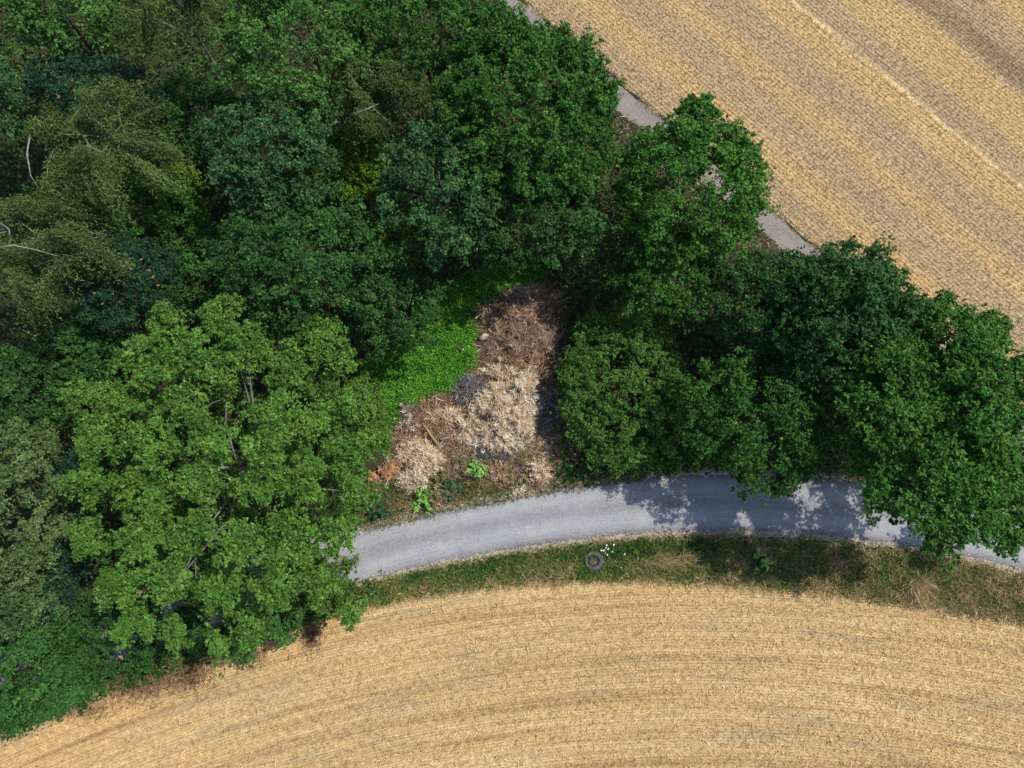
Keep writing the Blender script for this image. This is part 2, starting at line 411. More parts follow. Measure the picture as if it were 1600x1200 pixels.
# ------------------------------------------------------------------ stubble and straw
FR = poly([(-70, -70), (1670, -70), (1670, 1270), (-70, 1270)])     # ground seen by the photo plus a margin
def lower_stubble():
    g = np.random.default_rng(5)
    pl = poly([(-90, 1290), (-90, 1150), (150, 1050), (480, 935), (700, 900), (1100, 890), (1690, 965), (1690, 1290)])
    nr = int(26 / LROW); rr = RR + (np.arange(-150, nr - 110) + .75) * LROW
    ths = []; rad = []
    for r in rr:
        n = int(75 / .085); th = (np.linspace(-46, 34, n) + g.normal(0, .05, n)) / RR
        keep = g.random(n) < .72
        ths.append(th[keep]); rad.append(r + g.normal(0, .042, keep.sum()))
    th = np.concatenate(ths); r = np.concatenate(rad)
    p = np.c_[RC[0] + r * np.sin(th), RC[1] + r * np.cos(th)]
    xe = line_y(FIELD_UP, p[:, 0]) + .12 * wob(p[:, 0], 0, 3.1, 2) + g.normal(0, .12, len(p))
    ok = in_poly(p, pl) & (p[:, 1] < xe) 
    p = p[ok]
    n = len(p); d = np.c_[g.normal(0, .25, n), g.normal(0, .25, n), np.ones(n)]
    me1 = (np.c_[p, np.full(n, .005)], d, g.uniform(.09, .2, n), g.uniform(.02, .045, n))
    q = scatter(pl, 40, g); xe = line_y(FIELD_UP, q[:, 0]) + g.normal(0, .2, len(q)); q = q[q[:, 1] < xe]
    m = len(q); a = g.random(m) * 2 * math.pi
    d2 = np.c_[np.cos(a), np.sin(a), g.uniform(.0, .35, m)]
    me2 = (np.c_[q, g.uniform(.02, .12, m)], d2, g.uniform(.12, .32, m), g.uniform(.018, .038, m))
    base = np.r_[me1[0], me2[0]]; dd = np.r_[me1[1], me2[1]]; H = np.r_[me1[2], me2[2]]; W = np.r_[me1[3], me2[3]]
    t = np.clip(np.r_[g.normal(.42, .3, n), g.normal(.62, .3, m)], 0, 1)
    o = link('lower_field_stubble', blades('lower_field_stubble', base, dd, H, W, t, g, .12), M['straw_lower'])
    tag(o, 'golden cut straw stubble in curved rows below the road', 'stubble', kind='stuff')
    return len(base)
def upper_stubble():
    g = np.random.default_rng(6)
    pl = poly([(700, -90), (1690, -90), (1690, 760), (1240, 370), (960, 120)])
    us = (np.arange(-90, 60) + .75) * UROW; P_ = []
    for u in us:
        n = int(64 / .1); t = np.linspace(-22, 42, n) + g.normal(0, .05, n)
        keep = g.random(n) < .8
        e = u + g.normal(0, .022, keep.sum())
        P_.append(W0 + np.outer(t[keep], RDIR) + np.outer(e, RN))
    p = np.concatenate(P_)
    ok = in_poly(p, pl) & (track_c(p[:, 0], p[:, 1]) > TW + .15 + g.normal(0, .1, len(p)))
    p = p[ok]; n = len(p); d = np.c_[g.normal(0, .12, n), g.normal(0, .12, n), np.ones(n)]
    q = scatter(pl, 24, g); q = q[track_c(q[:, 0], q[:, 1]) > TW + .1 + g.normal(0, .15, len(q))]
    m = len(q); a = g.random(m) * 2 * math.pi
    d2 = np.c_[np.cos(a), np.sin(a), g.uniform(0, .3, m)]
    # the pale wisps along the swath edge
    k = 12000; tt = g.uniform(-8, 40, k); e = g.normal(0, .075, k) + .22 * wob(tt, 0 * tt, 1.6, 4) * .5
    w = W0 + np.outer(tt, RDIR) + np.outer(e, RN); aa = np.arctan2(RN[1], RN[0]) + g.normal(0, .8, k)
    d3 = np.c_[np.cos(aa), np.sin(aa), g.uniform(0, .12, k)]
    base = np.r_[np.c_[p, np.full(n, .005)], np.c_[q, g.uniform(.02, .1, m)], np.c_[w, g.uniform(.02, .07, k)]]
    dd = np.r_[d, d2, d3]
    H = np.r_[g.uniform(.1, .2, n), g.uniform(.12, .3, m), g.uniform(.15, .34, k)]
    W = np.r_[g.uniform(.03, .06, n), g.uniform(.016, .034, m), g.uniform(.02, .04, k)]
    t = np.clip(np.r_[g.normal(.38, .3, n), g.normal(.6, .3, m), g.normal(.95, .08, k)], 0, 1)
    o = link('upper_field_stubble', blades('upper_field_stubble', base, dd, H, W, t, g, .12), M['straw_upper'])
    tag(o, 'tan cut straw stubble in straight rows beyond the track', 'stubble', kind='stuff')
    return len(base)
CNT = {}
CNT['lower'] = lower_stubble(); CNT['upper'] = upper_stubble()

# ------------------------------------------------------------------ verge, clearing, undergrowth
def grass_mat(name, stops, trans=.2):
    s = NT(name); c = s.ramp(s.tint(), stops)
    return s.bsdf(c, .6, .25, trans=trans)
M['verge'] = grass_mat('verge_grass', [(0, (.03, .075, .016)), (.25, (.075, .19, .034)), (.42, (.155, .265, .055)), (.55, (.26, .24, .085)), (.7, (.40, .29, .12)), (.88, (.55, .42, .2)), (1, (.68, .56, .36))])
def blade_field(name, pts, hmean, wmean, tmean, g, label, cat, mat, z0=0.0, lean=.5, droop=None):
    n = len(pts); d = np.c_[g.normal(0, lean, n), g.normal(0, lean, n), np.ones(n)]
    H = hmean * g.uniform(.5, 1.4, n); W = wmean * g.uniform(.6, 1.5, n)
    t = np.clip(tmean + g.normal(0, .17, n), 0, 1)
    o = link(name, blades(name, np.c_[pts, np.full(n, z0)], d, H, W, t, g, .45), mat)
    tag(o, label, cat, kind='stuff'); CNT[name] = n; return o
def build_verge():
    g = np.random.default_rng(8)
    pl = poly([(380, 1010), (380, 930), (540, 905), (800, 850), (1000, 826), (1200, 820), (1400, 838), (1700, 895), (1700, 1012), (1500, 966), (1300, 940), (1100, 925), (850, 930), (560, 958)])
    p = scatter(pl, 520, g)
    yl = line_y(ROAD_LO, p[:, 0]); yf = line_y(FIELD_UP, p[:, 0])
    f = (yl - p[:, 1]) / np.maximum(yl - yf, .2)
    ok = (f > g.normal(.09, .05, len(p))) & (f < 1.04 + g.normal(0, .05, len(p)))
    p = p[ok]; f = f[ok]; x = p[:, 0]; xr = x - P(1080, 870)[0]
    w1 = wob(p[:, 0], p[:, 1], 1.1, 3); w2 = wob(p[:, 0], p[:, 1], 3.2, 6); w3 = wob(p[:, 0], p[:, 1], 6.5, 9)
    t = .48 + .17 * w1 + .18 * w2 + .12 * w3
    t += np.where(f > .85, .12, 0) + np.where(f < .16, .25, 0)
    t += .07 * np.clip(xr / 6.0, 0, 1) - np.where((xr < 1.5) & (xr > -17) & (f < .55) & (f > .16), .17, 0)
    t += .12 * np.clip((x - P(1440, 900)[0]) / 3.0, 0, 1)
    blade_field('verge_grass', p, .26, .035, t, g, 'rough green and straw coloured grass strip between road and lower field', 'grass', M['verge'], lean=.6)
build_verge()

CLEAR = [(540, 650), (560, 580), (620, 530), (670, 460), (720, 430), (800, 405), (860, 425), (830, 450), (780, 470), (752, 500), (750, 560), (712, 606), (665, 622), (630, 650), (590, 690)]
M['clearing'] = leaf_mat('clearing_leaves', [(0, (.026, .095, .01)), (.4, (.07, .24, .02)), (.8, (.12, .37, .035)), (1, (.28, .5, .11))], patch=.6, trans=.3, pscale=1.6)
def low_leaves(name, pl, dens, g, hfun, size, mat, label, cat, tm=.5, aspect=.6, stuff=True, parent=None, flat=.8):
    p = scatter(pl, dens, g); p = p + g.normal(0, .2, p.shape); h = hfun(p); n = len(p)
    z = h * g.random(n) ** .45 + .02
    nr = np.c_[g.normal(0, .5, n), g.normal(0, .5, n), np.full(n, flat)]
    L = size * g.uniform(.6, 1.4, n)
    o = link(name, leaves(name, np.c_[p, z], nr, L, L * aspect, np.clip(g.normal(tm, .22, n), 0, 1), g), mat, parent)
    CNT[name] = n
    if stuff: tag(o, label, cat, kind='stuff')
    return o
g = np.random.default_rng(21)
low_leaves('clearing_plants', poly(CLEAR), 460, g, lambda p: .34 + .2 * wob(p[:, 0], p[:, 1], 2.0, 1) + .16 * wob(p[:, 0], p[:, 1], 4.4, 4),
           .125, M['clearing'], 'bright green low plants carpeting the clearing beside the dumped brush', 'ground cover')
WOOD = [(-90, -90), (700, -90), (740, 10), (930, 200), (1150, 390), (1290, 500), (1660, 820), (1690, 860), (1440, 765), (1250, 738), (1100, 735), (870, 755), (880, 470), (810, 400), (690, 440), (600, 560), (540, 640), (560, 820), (300, 905), (0, 985), (-90, 1010)]
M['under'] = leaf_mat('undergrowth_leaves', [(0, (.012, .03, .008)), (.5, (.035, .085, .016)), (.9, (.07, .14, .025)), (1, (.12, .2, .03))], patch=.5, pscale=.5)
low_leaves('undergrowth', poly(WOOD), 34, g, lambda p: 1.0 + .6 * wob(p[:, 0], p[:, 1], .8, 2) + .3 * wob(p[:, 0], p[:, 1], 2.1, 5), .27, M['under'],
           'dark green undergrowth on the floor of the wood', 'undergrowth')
HEDGE = [(-90, 1230), (-90, 1060), (60, 1080), (250, 1015), (430, 952), (545, 915), (600, 905), (560, 948), (480, 972), (300, 1040), (150, 1092), (0, 1160)]
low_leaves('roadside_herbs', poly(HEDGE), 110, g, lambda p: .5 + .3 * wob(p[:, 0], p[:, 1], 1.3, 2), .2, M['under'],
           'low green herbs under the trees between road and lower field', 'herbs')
# weeds between the brush and the road, dry grass by the track, litter under the bush
M['weeds'] = grass_mat('weeds', [(0, (.03, .055, .016)), (.3, (.10, .14, .04)), (.5, (.2, .19, .07)), (.7, (.34, .25, .115)), (.9, (.5, .39, .22)), (1, (.64, .55, .38))])
g = np.random.default_rng(33)
p = scatter(poly([(545, 815), (560, 770), (620, 720), (690, 690), (850, 690), (880, 740), (1000, 735), (1010, 750), (870, 770), (700, 802), (570, 832)]), 420, g)
t = .48 + .17 * wob(p[:, 0], p[:, 1], 1.7, 3) + .16 * wob(p[:, 0], p[:, 1], 4.2, 5)
blade_field('roadside_weeds', p, .22, .04, t, g, 'olive and brown weeds between the brush heaps and the road edge', 'weeds', M['weeds'], lean=.9)
p = scatter(poly([(1000, 745), (1100, 738), (1250, 742), (1350, 754), (1440, 772), (1430, 755), (1340, 700), (1250, 712), (1100, 715), (1000, 728)]), 260, g)
t = .5 + .2 * wob(p[:, 0], p[:, 1], 1.5, 4)
blade_field('bank_grass', p, .18, .035, t, g, 'dry brown grass bank under the trees on the upper road edge', 'grass', M['weeds'], lean=.9)
a = g.uniform(-12, 75, 16000); e = -TW - np.abs(g.normal(0, 1.5, 16000)) + .1
q = TR0 + np.outer(a, TDIR) + np.outer(e, TNRM); e2 = TW + .1 + g.normal(0, .12, 5000); a2 = g.uniform(-12, 75, 5000)
q2 = TR0 + np.outer(a2, TDIR) + np.outer(e2, TNRM); q = np.r_[q, q2]
t = np.r_[.8 + .15 * wob(q[:16000, 0], q[:16000, 1], 1.4, 2), np.full(5000, .45)]
blade_field('track_grass', q, .2, .035, t, g, 'dry tan grass along both edges of the track', 'grass', M['weeds'], lean=.9)
# brown dead stalks at the left edge of the lower field
M['dead'] = grass_mat('dead_stalks', [(0, (.07, .045, .03)), (.5, (.25, .155, .09)), (1, (.5, .36, .22))])
pts = []
for cx, cy, rx, ry, n in ((205, 1072, 60, 24, 1900), (298, 1046, 40, 30, 1700), (487, 990, 18, 26, 700), (390, 1022, 30, 14, 500), (250, 1062, 70, 20, 1200), (130, 1108, 50, 16, 700)):
    c = P(cx, cy); k = mpp(c); pts.append(np.c_[g.normal(c[0], rx * .5 * k, n), g.normal(c[1], ry * .5 * k, n)])
p = np.concatenate(pts)
blade_field('dead_stalks', p, .3, .03, np.full(len(p), .4), g, 'brown dead stalks at the field edge below the maple', 'dead plants', M['dead'], lean=1.0)

# loose stones along the road edges
def pebbles(name, pts, g, smin, smax, mat, label):
    n = len(pts); s = g.uniform(smin, smax, n)
    oct_ = np.array([[1, 0, 0], [0, 1, 0], [-1, 0, 0], [0, -1, 0], [0, 0, .7]])
    v = oct_[None] * (s[:, None, None] * g.uniform(.6, 1.2, (n, 5, 1)))
    v += np.c_[pts, np.full(n, .035)][:, None, :]
    tri = np.array([[0, 1, 4], [1, 2, 4], [2, 3, 4], [3, 0, 4]])
    vv = v[:, tri].reshape(-1, 3)
    o = link(name, fast_mesh(name, vv, 3, np.repeat(g.random(n), 4)), mat); tag(o, label, 'gravel', kind='stuff')
M['stone'] = grass_mat('loose_stone', [(0, (.14, .12, .1)), (.5, (.34, .31, .28)), (1, (.62, .58, .52))], trans=.0)
xs = g.uniform(-12, 36, 5200); top = g.random(5200) < .35
ys = np.where(top, line_y(ROAD_UP, xs) + g.normal(.05, .16, 5200), line_y(ROAD_LO, xs) + g.normal(-.06, .13, 5200))
pebbles('loose_gravel', np.c_[xs, ys], g, .02, .05, M['stone'], 'pale loose gravel along both edges of the road')

# ------------------------------------------------------------------ trees
BUDGET = [0]
def crown_cloud(g, c, r, cr, lf, dens, gap=1.0, zmin=-.35, lob=.22, sub=13, up=.55):
    cr = cr * .82; lf = lf * .87; gap = gap * 1.2
    rx, ry, rz = r
    A = 2 * math.pi * (rx * ry) * 1.15
    ncl = max(7, int(A / (cr * cr * 2.0) * gap))
    i = np.arange(ncl) + .5
    z = 1 - (1 - zmin) * i / ncl; ph = i * 2.399963 + g.normal(0, .35, ncl)
    z = np.clip(z + g.normal(0, .07, ncl), -.6, 1)
    q = np.sqrt(1 - z * z); d = np.c_[q * np.cos(ph), q * np.sin(ph), z]
    lb = np.ones(ncl)
    for k in range(7):
        e = unit(g.normal(size=3)); lb += lob * g.uniform(-.7, 1.0) * np.maximum(d @ e, 0) ** 5
    lb *= g.uniform(.82, 1.06, ncl)
    inner = g.random(ncl) < .14; lb[inner] *= .72
    ax = np.array([max(rx - cr * .7, .3), max(ry - cr * .7, .3), max(rz - cr * .6, .3)])
    cc = c + d * ax * lb[:, None]
    crs = cr * g.uniform(.6, 1.25, ncl)
    ctint = g.normal(0, .10, ncl)
    # sub clumps on the outer, upper side of each clump
    out = unit(d * np.array([1, 1, .8]) + np.array([0, 0, up]))
    sd = unit(g.normal(size=(ncl, sub, 3)) + out[:, None] * .85)
    rad = unit(d * np.array([1, 1, .35]) + g.normal(0, .35, d.shape))            # spray axis: outward along the bough
    along = (sd * rad[:, None]).sum(-1, keepdims=True)
    reach = g.uniform(.4, 1.0, (ncl, sub, 1)); reach[g.random((ncl, sub)) < .12] *= 1.45
    sc = cc[:, None] + (sd * np.array([.92, .92, .6]) + rad[:, None] * along * .75) * crs[:, None, None] * reach
    sr = np.repeat(crs[:, None] * .38, sub, 1) * g.uniform(.5, 1.4, (ncl, sub))
    nl = max(5, int(.7 * dens * 2 * math.pi * (cr * .38) ** 2 / (lf * lf * .35)))
    ld = unit(g.normal(size=(ncl, sub, nl, 3)) + (out[:, None] * .7)[:, :, None])
    lp = sc[:, :, None] + ld * (sr[:, :, None, None] * np.abs(g.normal(.75, .3, (ncl, sub, nl, 1)))) * np.array([1, 1, .75])
    ln = ld * .55 + np.array([0, 0, up]) + g.normal(0, .6, ld.shape)
    lt = .5 + ctint[:, None, None] + g.normal(0, .07, (ncl, sub, 1)) + g.normal(0, .2, (ncl, sub, nl))
    return lp.reshape(-1, 3), ln.reshape(-1, 3), np.clip(lt.ravel(), 0, 1), cc
def trunk_mesh(g, base, top, r0, cc, nl=7, bend=.4):
    base = np.asarray(base, float); top = np.asarray(top, float); H = top[2] - base[2]
    b = np.r_[g.normal(0, bend, 2), 0]
    ts = np.linspace(0, 1, 7); pts = [base + (top - base) * t + b * math.sin(t * math.pi) for t in ts]
    rad = [r0 * (1.35 if i == 0 else 1.0) * (1 - .75 * t) for i, t in enumerate(ts)]
    parts = [tube(pts, rad, 8)]
    idx = g.permutation(len(cc))[:nl]
    for k in idx:
        t = g.uniform(.4, .85); s = base + (top - base) * t + b * math.sin(t * math.pi)
        e = cc[k]; m = (s + e) / 2 + np.r_[g.normal(0, .25, 2), .35]
        r = r0 * (1 - .75 * t) * .6
        parts.append(tube([s, s + (m - s) * .5 + [0, 0, .1], m, (m + e) / 2, e], [r, r * .8, r * .6, r * .4, r * .15], 6))
        for _ in range(2):
            w = m + (e - m) * g.uniform(.1, .8); x = w + g.normal(0, .8, 3) + [0, 0, .3]
            parts.append(tube([w, (w + x) / 2 + g.normal(0, .08, 3), x], [r * .4, r * .28, r * .1], 5))
    return merge(parts)
def place(box, zc):
    x0, x1, y0, y1 = box
    c = P((x0 + x1) / 2, (y0 + y1) / 2, zc); k = mpp(c)
    return c, (x1 - x0) / 2 * k, (y1 - y0) / 2 * k
def tree(name, label, cat, box, zc, rz, mat, cr=.85, lf=.19, dens=.55, gap=1.0, bark='bark', r0=.2, seed=0, zmin=-.35, lob=.22, group='trees of the wood', up=.55, asp=.68, lean=(0, 0), nl=7, extra=None, lobes=None, lsc=.86):
    g = np.random.default_rng(100 + seed)
    c, rx, ry = place(box, zc)
    root = empty(name, (c[0] + lean[0], c[1] + lean[1], 0), label, cat, group)
    if lobes:
        acc = []
        for (lx, ly, lr) in lobes:
            x0, x1, y0, y1 = box
            dd = ((lx - (x0 + x1) / 2) / (x1 - x0) * 2) ** 2 + ((ly - (y0 + y1) / 2) / (y1 - y0) * 2) ** 2
            q = P(lx, ly, zc - rz * .35 + rz * 1.15 * max(0, 1 - dd * .85) ** .7 + g.uniform(-1.3, .9)); k = mpp(q) * lr * lsc
            acc.append(crown_cloud(g, q, (k, k, k * .62), cr, lf, dens, gap, -.3, lob, up=up))
        acc.append(crown_cloud(g, c - np.array([0, 0, rz * .5]), (rx * .8, ry * .8, rz * .5), cr * 1.4, lf, dens * .5, .45, 0.0, lob, up=up))
        lp, ln, lt, cc = [np.concatenate([a[i] for a in acc]) for i in range(4)]
    else:
        lp, ln, lt, cc = crown_cloud(g, c, (rx * .94, ry * .94, rz), cr, lf, dens, gap, zmin, lob, up=up)
    if extra:
        for (ex, ez, er, ercr) in extra:
            c2, r2x, r2y = place(ex, ez)
            a = crown_cloud(g, c2, (r2x, r2y, er), ercr, lf, dens, gap, zmin, lob, up=up)
            lp = np.r_[lp, a[0]]; ln = np.r_[ln, a[1]]; lt = np.r_[lt, a[2]]; cc = np.r_[cc, a[3]]
    keep = lp[:, 2] > .1; lp = lp[keep]; ln = ln[keep]; lt = lt[keep]
    L = lf * .87 * g.uniform(.6, 1.35, len(lp))
    link('crown', leaves('crown', lp, ln, L, L * asp * 1.1, lt, g, tri=True), M[mat], root)
    BUDGET[0] += len(lp)
    v, f = trunk_mesh(g, (c[0] + lean[0], c[1] + lean[1], -.1), c + [0, 0, rz * .3], r0, cc, nl)
    link('trunk', pydata('trunk', v, f, True), M[bark], root)
    return root, cc

M['maple'] = leaf_mat('maple_leaves', greens((.078, .168, .028)), patch=.4, trans=.2)
M['maple_dull'] = leaf_mat('maple_dull_leaves', greens((.07, .13, .025)), patch=.3)
M['oak'] = leaf_mat('oak_leaves', greens((.032, .095, .016)), patch=.35)
M['oak_bright'] = leaf_mat('oak_bright_leaves', greens((.042, .12, .018)), patch=.35)
M['dark'] = leaf_mat('dark_leaves', greens((.028, .08, .019)), patch=.35)
M['blue'] = leaf_mat('bluegreen_leaves', greens((.036, .092, .028)), patch=.4)
M['teal'] = leaf_mat('teal_leaves', greens((.02, .06, .03)), patch=.4)
M['mid'] = leaf_mat('mid_leaves', greens((.05, .125, .025)), patch=.4)
M['sage'] = leaf_mat('sage_leaves', greens((.085, .135, .045)), patch=.35)
M['sage_dark'] = leaf_mat('sage_dark_leaves', greens((.055, .105, .035)), patch=.4)
M['lime'] = leaf_mat('lime_leaves', greens((.08, .155, .012)), patch=.4)
M['ivy'] = leaf_mat('ivy_leaves', greens((.035, .10, .022)), patch=.35)
M['hedge'] = leaf_mat('hedge_leaves', greens((.06, .14, .026)), patch=.3)
M['birch'] = leaf_mat('birch_leaves', greens((.068, .108, .028), (.18, .19, .06)), patch=.35, trans=.18)
M['berry'] = NT('rowan_berry').bsdf((.42, .15, .07), .5, .3)

def birch(name, label, box, zc, rz, seed, stems, n_str=620, group='birches of the wood'):
    g = np.random.default_rng(500 + seed)
    c, rx, ry = place(box, zc)
    root = empty(name, (c[0], c[1], 0), label, 'tree', group)
    nb = max(9, n_str // 55); boughs = []; B = []; D = []; BT = []
    for b in range(nb):
        a = 2.4 * b + g.normal(0, .5); rr = g.uniform(.45, 1.1); zz = g.uniform(-.5, .95) if rr > .7 else g.uniform(.4, 1.0)
        e = c + np.array([math.cos(a) * rx * rr, math.sin(a) * ry * rr, rz * zz * math.sqrt(max(.1, 1 - (rr * .8) ** 2))])
        s0 = c + np.array([g.normal(0, .35 * rx), g.normal(0, .35 * ry), -rz * .3]); m = s0 + (e - s0) * .55 + np.array([g.normal(0, .3), g.normal(0, .3), rz * .35])
        ts = np.linspace(0, 1, 9)[:, None]; cur = (1 - ts) ** 2 * s0 + 2 * ts * (1 - ts) * m + ts ** 2 * e
        boughs.append(cur)
        k = int(n_str / nb * g.uniform(.7, 1.3)); u = g.random(k) ** .6 * 8; i0 = np.minimum(u.astype(int), 7); fr = (u - i0)[:, None]
        st = cur[i0] * (1 - fr) + cur[i0 + 1] * fr + g.normal(0, .12, (k, 3))
        ax = cur[-1] - cur[3]; flow = np.array([ax[0], ax[1], 0]) / (np.linalg.norm(ax[:2]) + .3) + np.array([.35, -.25, 0]) + np.r_[g.normal(0, .35, 2), 0]
        B.append(st); D.append(flow + g.normal(0, .38, (k, 3)) * [1, 1, 0]); BT.append(np.full(k, g.normal(0, .09)))
    start = np.concatenate(B); hd = np.concatenate(D); bt = np.concatenate(BT); n = len(start)
    ln = g.uniform(.6, 1.7, n); m = 30; s = np.linspace(0, 1, m)
    pos = start[:, None] + hd[:, None] * (ln[:, None] * (s * (1 - .35 * s)))[..., None] + np.array([0, 0, -1.0]) * (ln[:, None] * (s ** 1.9) * .8 - .12 * s[None])[..., None]
    tan = unit(np.gradient(pos, axis=1)) + g.normal(0, .75, pos.shape)
    pos = pos + g.normal(0, .09, pos.shape)
    nr = np.array([0, 0, 1.0]) + g.normal(0, .5, pos.shape)
    t = np.clip(.48 + bt[:, None] + g.normal(0, .13, (n, 1)) + g.normal(0, .17, (n, m)), 0, 1).ravel()
    pos = pos.reshape(-1, 3); L = .125 * g.uniform(.6, 1.35, len(pos))
    link('crown', leaves('crown', pos, nr.reshape(-1, 3), L * 1.1, L * .5, t, g, tdir=tan.reshape(-1, 3), tri=True), M['birch'], root)
    BUDGET[0] += len(pos)
    v, f = trunk_mesh(g, (c[0], c[1], -.1), c + [0, 0, rz * .3], .13, start[:30], 0, .5)
    link('trunk', pydata('trunk', v, f, True), M['birch_bark'], root)
    for cur in boughs:
        link('bough', pydata('bough', *tube(cur[::2], np.linspace(.032, .01, 5), 5), True), M['birch_bark'], root)
    for st in stems:                                   # pale boughs showing through the foliage
        pts = [P(x, y, zz - .12) for x, y, zz in st]
        link('bough', pydata('bough', *tube(pts, np.linspace(.045, .015, len(pts)), 6), True), M['birch_bark'], root)
    return root

T = tree
# --- left bottom
MAPLE = [(255, 503, 36), (232, 560, 58), (300, 545, 40), (345, 497, 46), (385, 540, 50), (350, 575, 45), (495, 530, 50), (535, 560, 30), (450, 575, 42), (125, 620, 36), (185, 628, 48), (150, 690, 46), (290, 630, 44), (235, 690, 50),
         (330, 680, 46), (420, 640, 42), (415, 700, 52), (485, 660, 40), (555, 635, 40), (588, 690, 30), (545, 715, 48), (135, 755, 42), (225, 765, 55), (310, 755, 46), (395, 765, 40), (470, 750, 60), (560, 775, 36), (140, 840, 46), (225, 835, 56), (300, 830, 45),
         (370, 850, 52), (455, 845, 60), (530, 835, 40), (185, 915, 50), (265, 905, 45), (345, 925, 52), (425, 920, 50), (500, 905, 44), (552, 962, 20), (210, 975, 44), (270, 985, 30), (345, 1005, 24), (395, 975, 36)]
OAK = [(1480, 500, 42), (1540, 520, 40), (1425, 515, 46), (1400, 565, 45), (1460, 570, 50), (1530, 590, 50), (1595, 590, 42), (1372, 600, 40), (1350, 645, 40), (1410, 640, 50), (1480, 650, 55), (1550, 660, 50), (1615, 650, 42), (1343, 705, 36), (1400, 710, 45),
       (1470, 730, 50), (1540, 730, 50), (1605, 740, 45), (1380, 772, 42), (1440, 790, 45), (1510, 800, 50), (1580, 800, 45), (1470, 845, 34), (1560, 838, 34), (1625, 820, 40), (1440, 600, 50), (1520, 550, 46), (1660, 700, 50), (1500, 690, 50)]
maple, mcc = T('maple_tree', 'large light green maple with separate leaf clumps overhanging the left end of the road', 'tree', (105, 590, 470, 995), 8.5, 4.2, 'maple', cr=.55, lf=.165, dens=.7, gap=1.0, r0=.24, seed=1, lob=.3, nl=10, lobes=MAPLE, lsc=.66, bark='bark_grey')
T('sage_tree', 'pale grey green tree at the left edge beside the maple', 'tree', (-60, 105, 670, 930), 7, 3.2, 'sage', cr=.8, lf=.15, seed=2, group='trees at the left edge')
T('shrub', 'dark blue green shrub in the shade between pale edge tree and maple', 'shrub', (60, 150, 700, 960), 4.2, 2.2, 'teal', cr=.6, lf=.2, asp=.35, seed=3, r0=.08, group='shrubs of the wood')
T('thicket', 'dense green thicket filling the bottom left corner above the field', 'shrub', (-60, 155, 950, 1130), 3.6, 3.0, 'ivy', cr=.8, lf=.16, seed=4, r0=.1, group='shrubs of the wood', lob=.45, zmin=-.75, extra=[((30, 150, 1010, 1110), 2.6, 1.6, .7)])
T('shrub', 'grey green shrub at the left edge above the corner thicket', 'shrub', (-80, 95, 890, 1020), 5.0, 2.4, 'sage_dark', cr=.75, lf=.15, seed=43, r0=.08, group='shrubs of the wood', zmin=-.6)
T('shrub', 'dark green shrub between the corner thicket and the maple foot', 'shrub', (95, 265, 925, 1055), 2.8, 2.2, 'dark', cr=.7, lf=.15, seed=44, r0=.08, group='shrubs of the wood', zmin=-.7)
T('shrub', 'green shrub at the field edge straight below the maple', 'shrub', (270, 480, 900, 1020), 2.2, 1.9, 'ivy', cr=.7, lf=.15, seed=5, r0=.08, group='shrubs of the wood', zmin=-.7)
T('shrub', 'green shrub at the field edge where the maple meets the visible road', 'shrub', (430, 560, 850, 965), 2.4, 1.8, 'maple_dull', cr=.65, lf=.15, seed=6, r0=.08, group='shrubs of the wood', zmin=-.7)
T('shrub', 'dull olive green shrub between maple and the left brush heaps', 'shrub', (500, 600, 590, 722), 2.0, 1.5, 'maple_dull', cr=.6, lf=.14, seed=7, r0=.08, group='shrubs of the wood', zmin=-.6)
# --- left side
T('rowan_tree', 'dark blue green rowan with orange berry clusters above the maple', 'tree', (115, 280, 365, 510), 6, 2.4, 'teal', cr=.6, lf=.16, asp=.4, dens=.7, seed=8, r0=.1, group='rowans of the wood')
T('rowan_tree', 'blue green rowan between the top left tree and the upper birch', 'tree', (45, 245, 90, 195), 6.5, 2.4, 'teal', cr=.6, lf=.16, asp=.4, dens=.7, seed=9, r0=.1, group='rowans of the wood')
T('broadleaf_tree', 'fresh green tree in the top left corner', 'tree', (5, 215, -40, 95), 8.5, 3.0, 'mid', cr=.75, lf=.18, seed=10)
T('broadleaf_tree', 'blue green tree cut by the left edge beside the upper birch', 'tree', (-70, 65, 95, 220), 7, 2.6, 'blue', cr=.75, lf=.18, seed=11)
T('bush', 'yellow green bush between the upper birch and the rowan', 'bush', (225, 325, 255, 360), 4.0, 1.5, 'lime', cr=.55, lf=.16, seed=12, r0=.07, dens=.4, group='bushes of the understorey')
T('bush', 'dark green bush in the shade left of the maple top', 'bush', (-20, 120, 540, 690), 3.5, 2.0, 'dark', cr=.7, lf=.18, seed=13, r0=.07, group='bushes of the understorey')
T('bush', 'green bush in the gap between rowan and maple', 'bush', (85, 200, 480, 610), 3.2, 1.8, 'ivy', cr=.7, lf=.18, seed=14, r0=.07, group='bushes of the understorey')
T('bush', 'mid green bush under the upper birch, facing the lower birch', 'bush', (40, 330, 270, 390), 5.0, 1.8, 'oak', cr=.7, lf=.17, seed=15, r0=.07, dens=.45, group='bushes of the understorey')
T('bush', 'deep green bush in the dark gap under the top birch', 'bush', (225, 390, 110, 260), 3.0, 1.8, 'ivy', cr=.8, lf=.18, seed=16, r0=.07, dens=.4, group='bushes of the understorey')
T('bush', 'deep green bush right of the rowan in shade', 'bush', (255, 370, 340, 500), 3.2, 1.8, 'ivy', cr=.7, lf=.18, seed=17, r0=.07, dens=.4, group='bushes of the understorey')
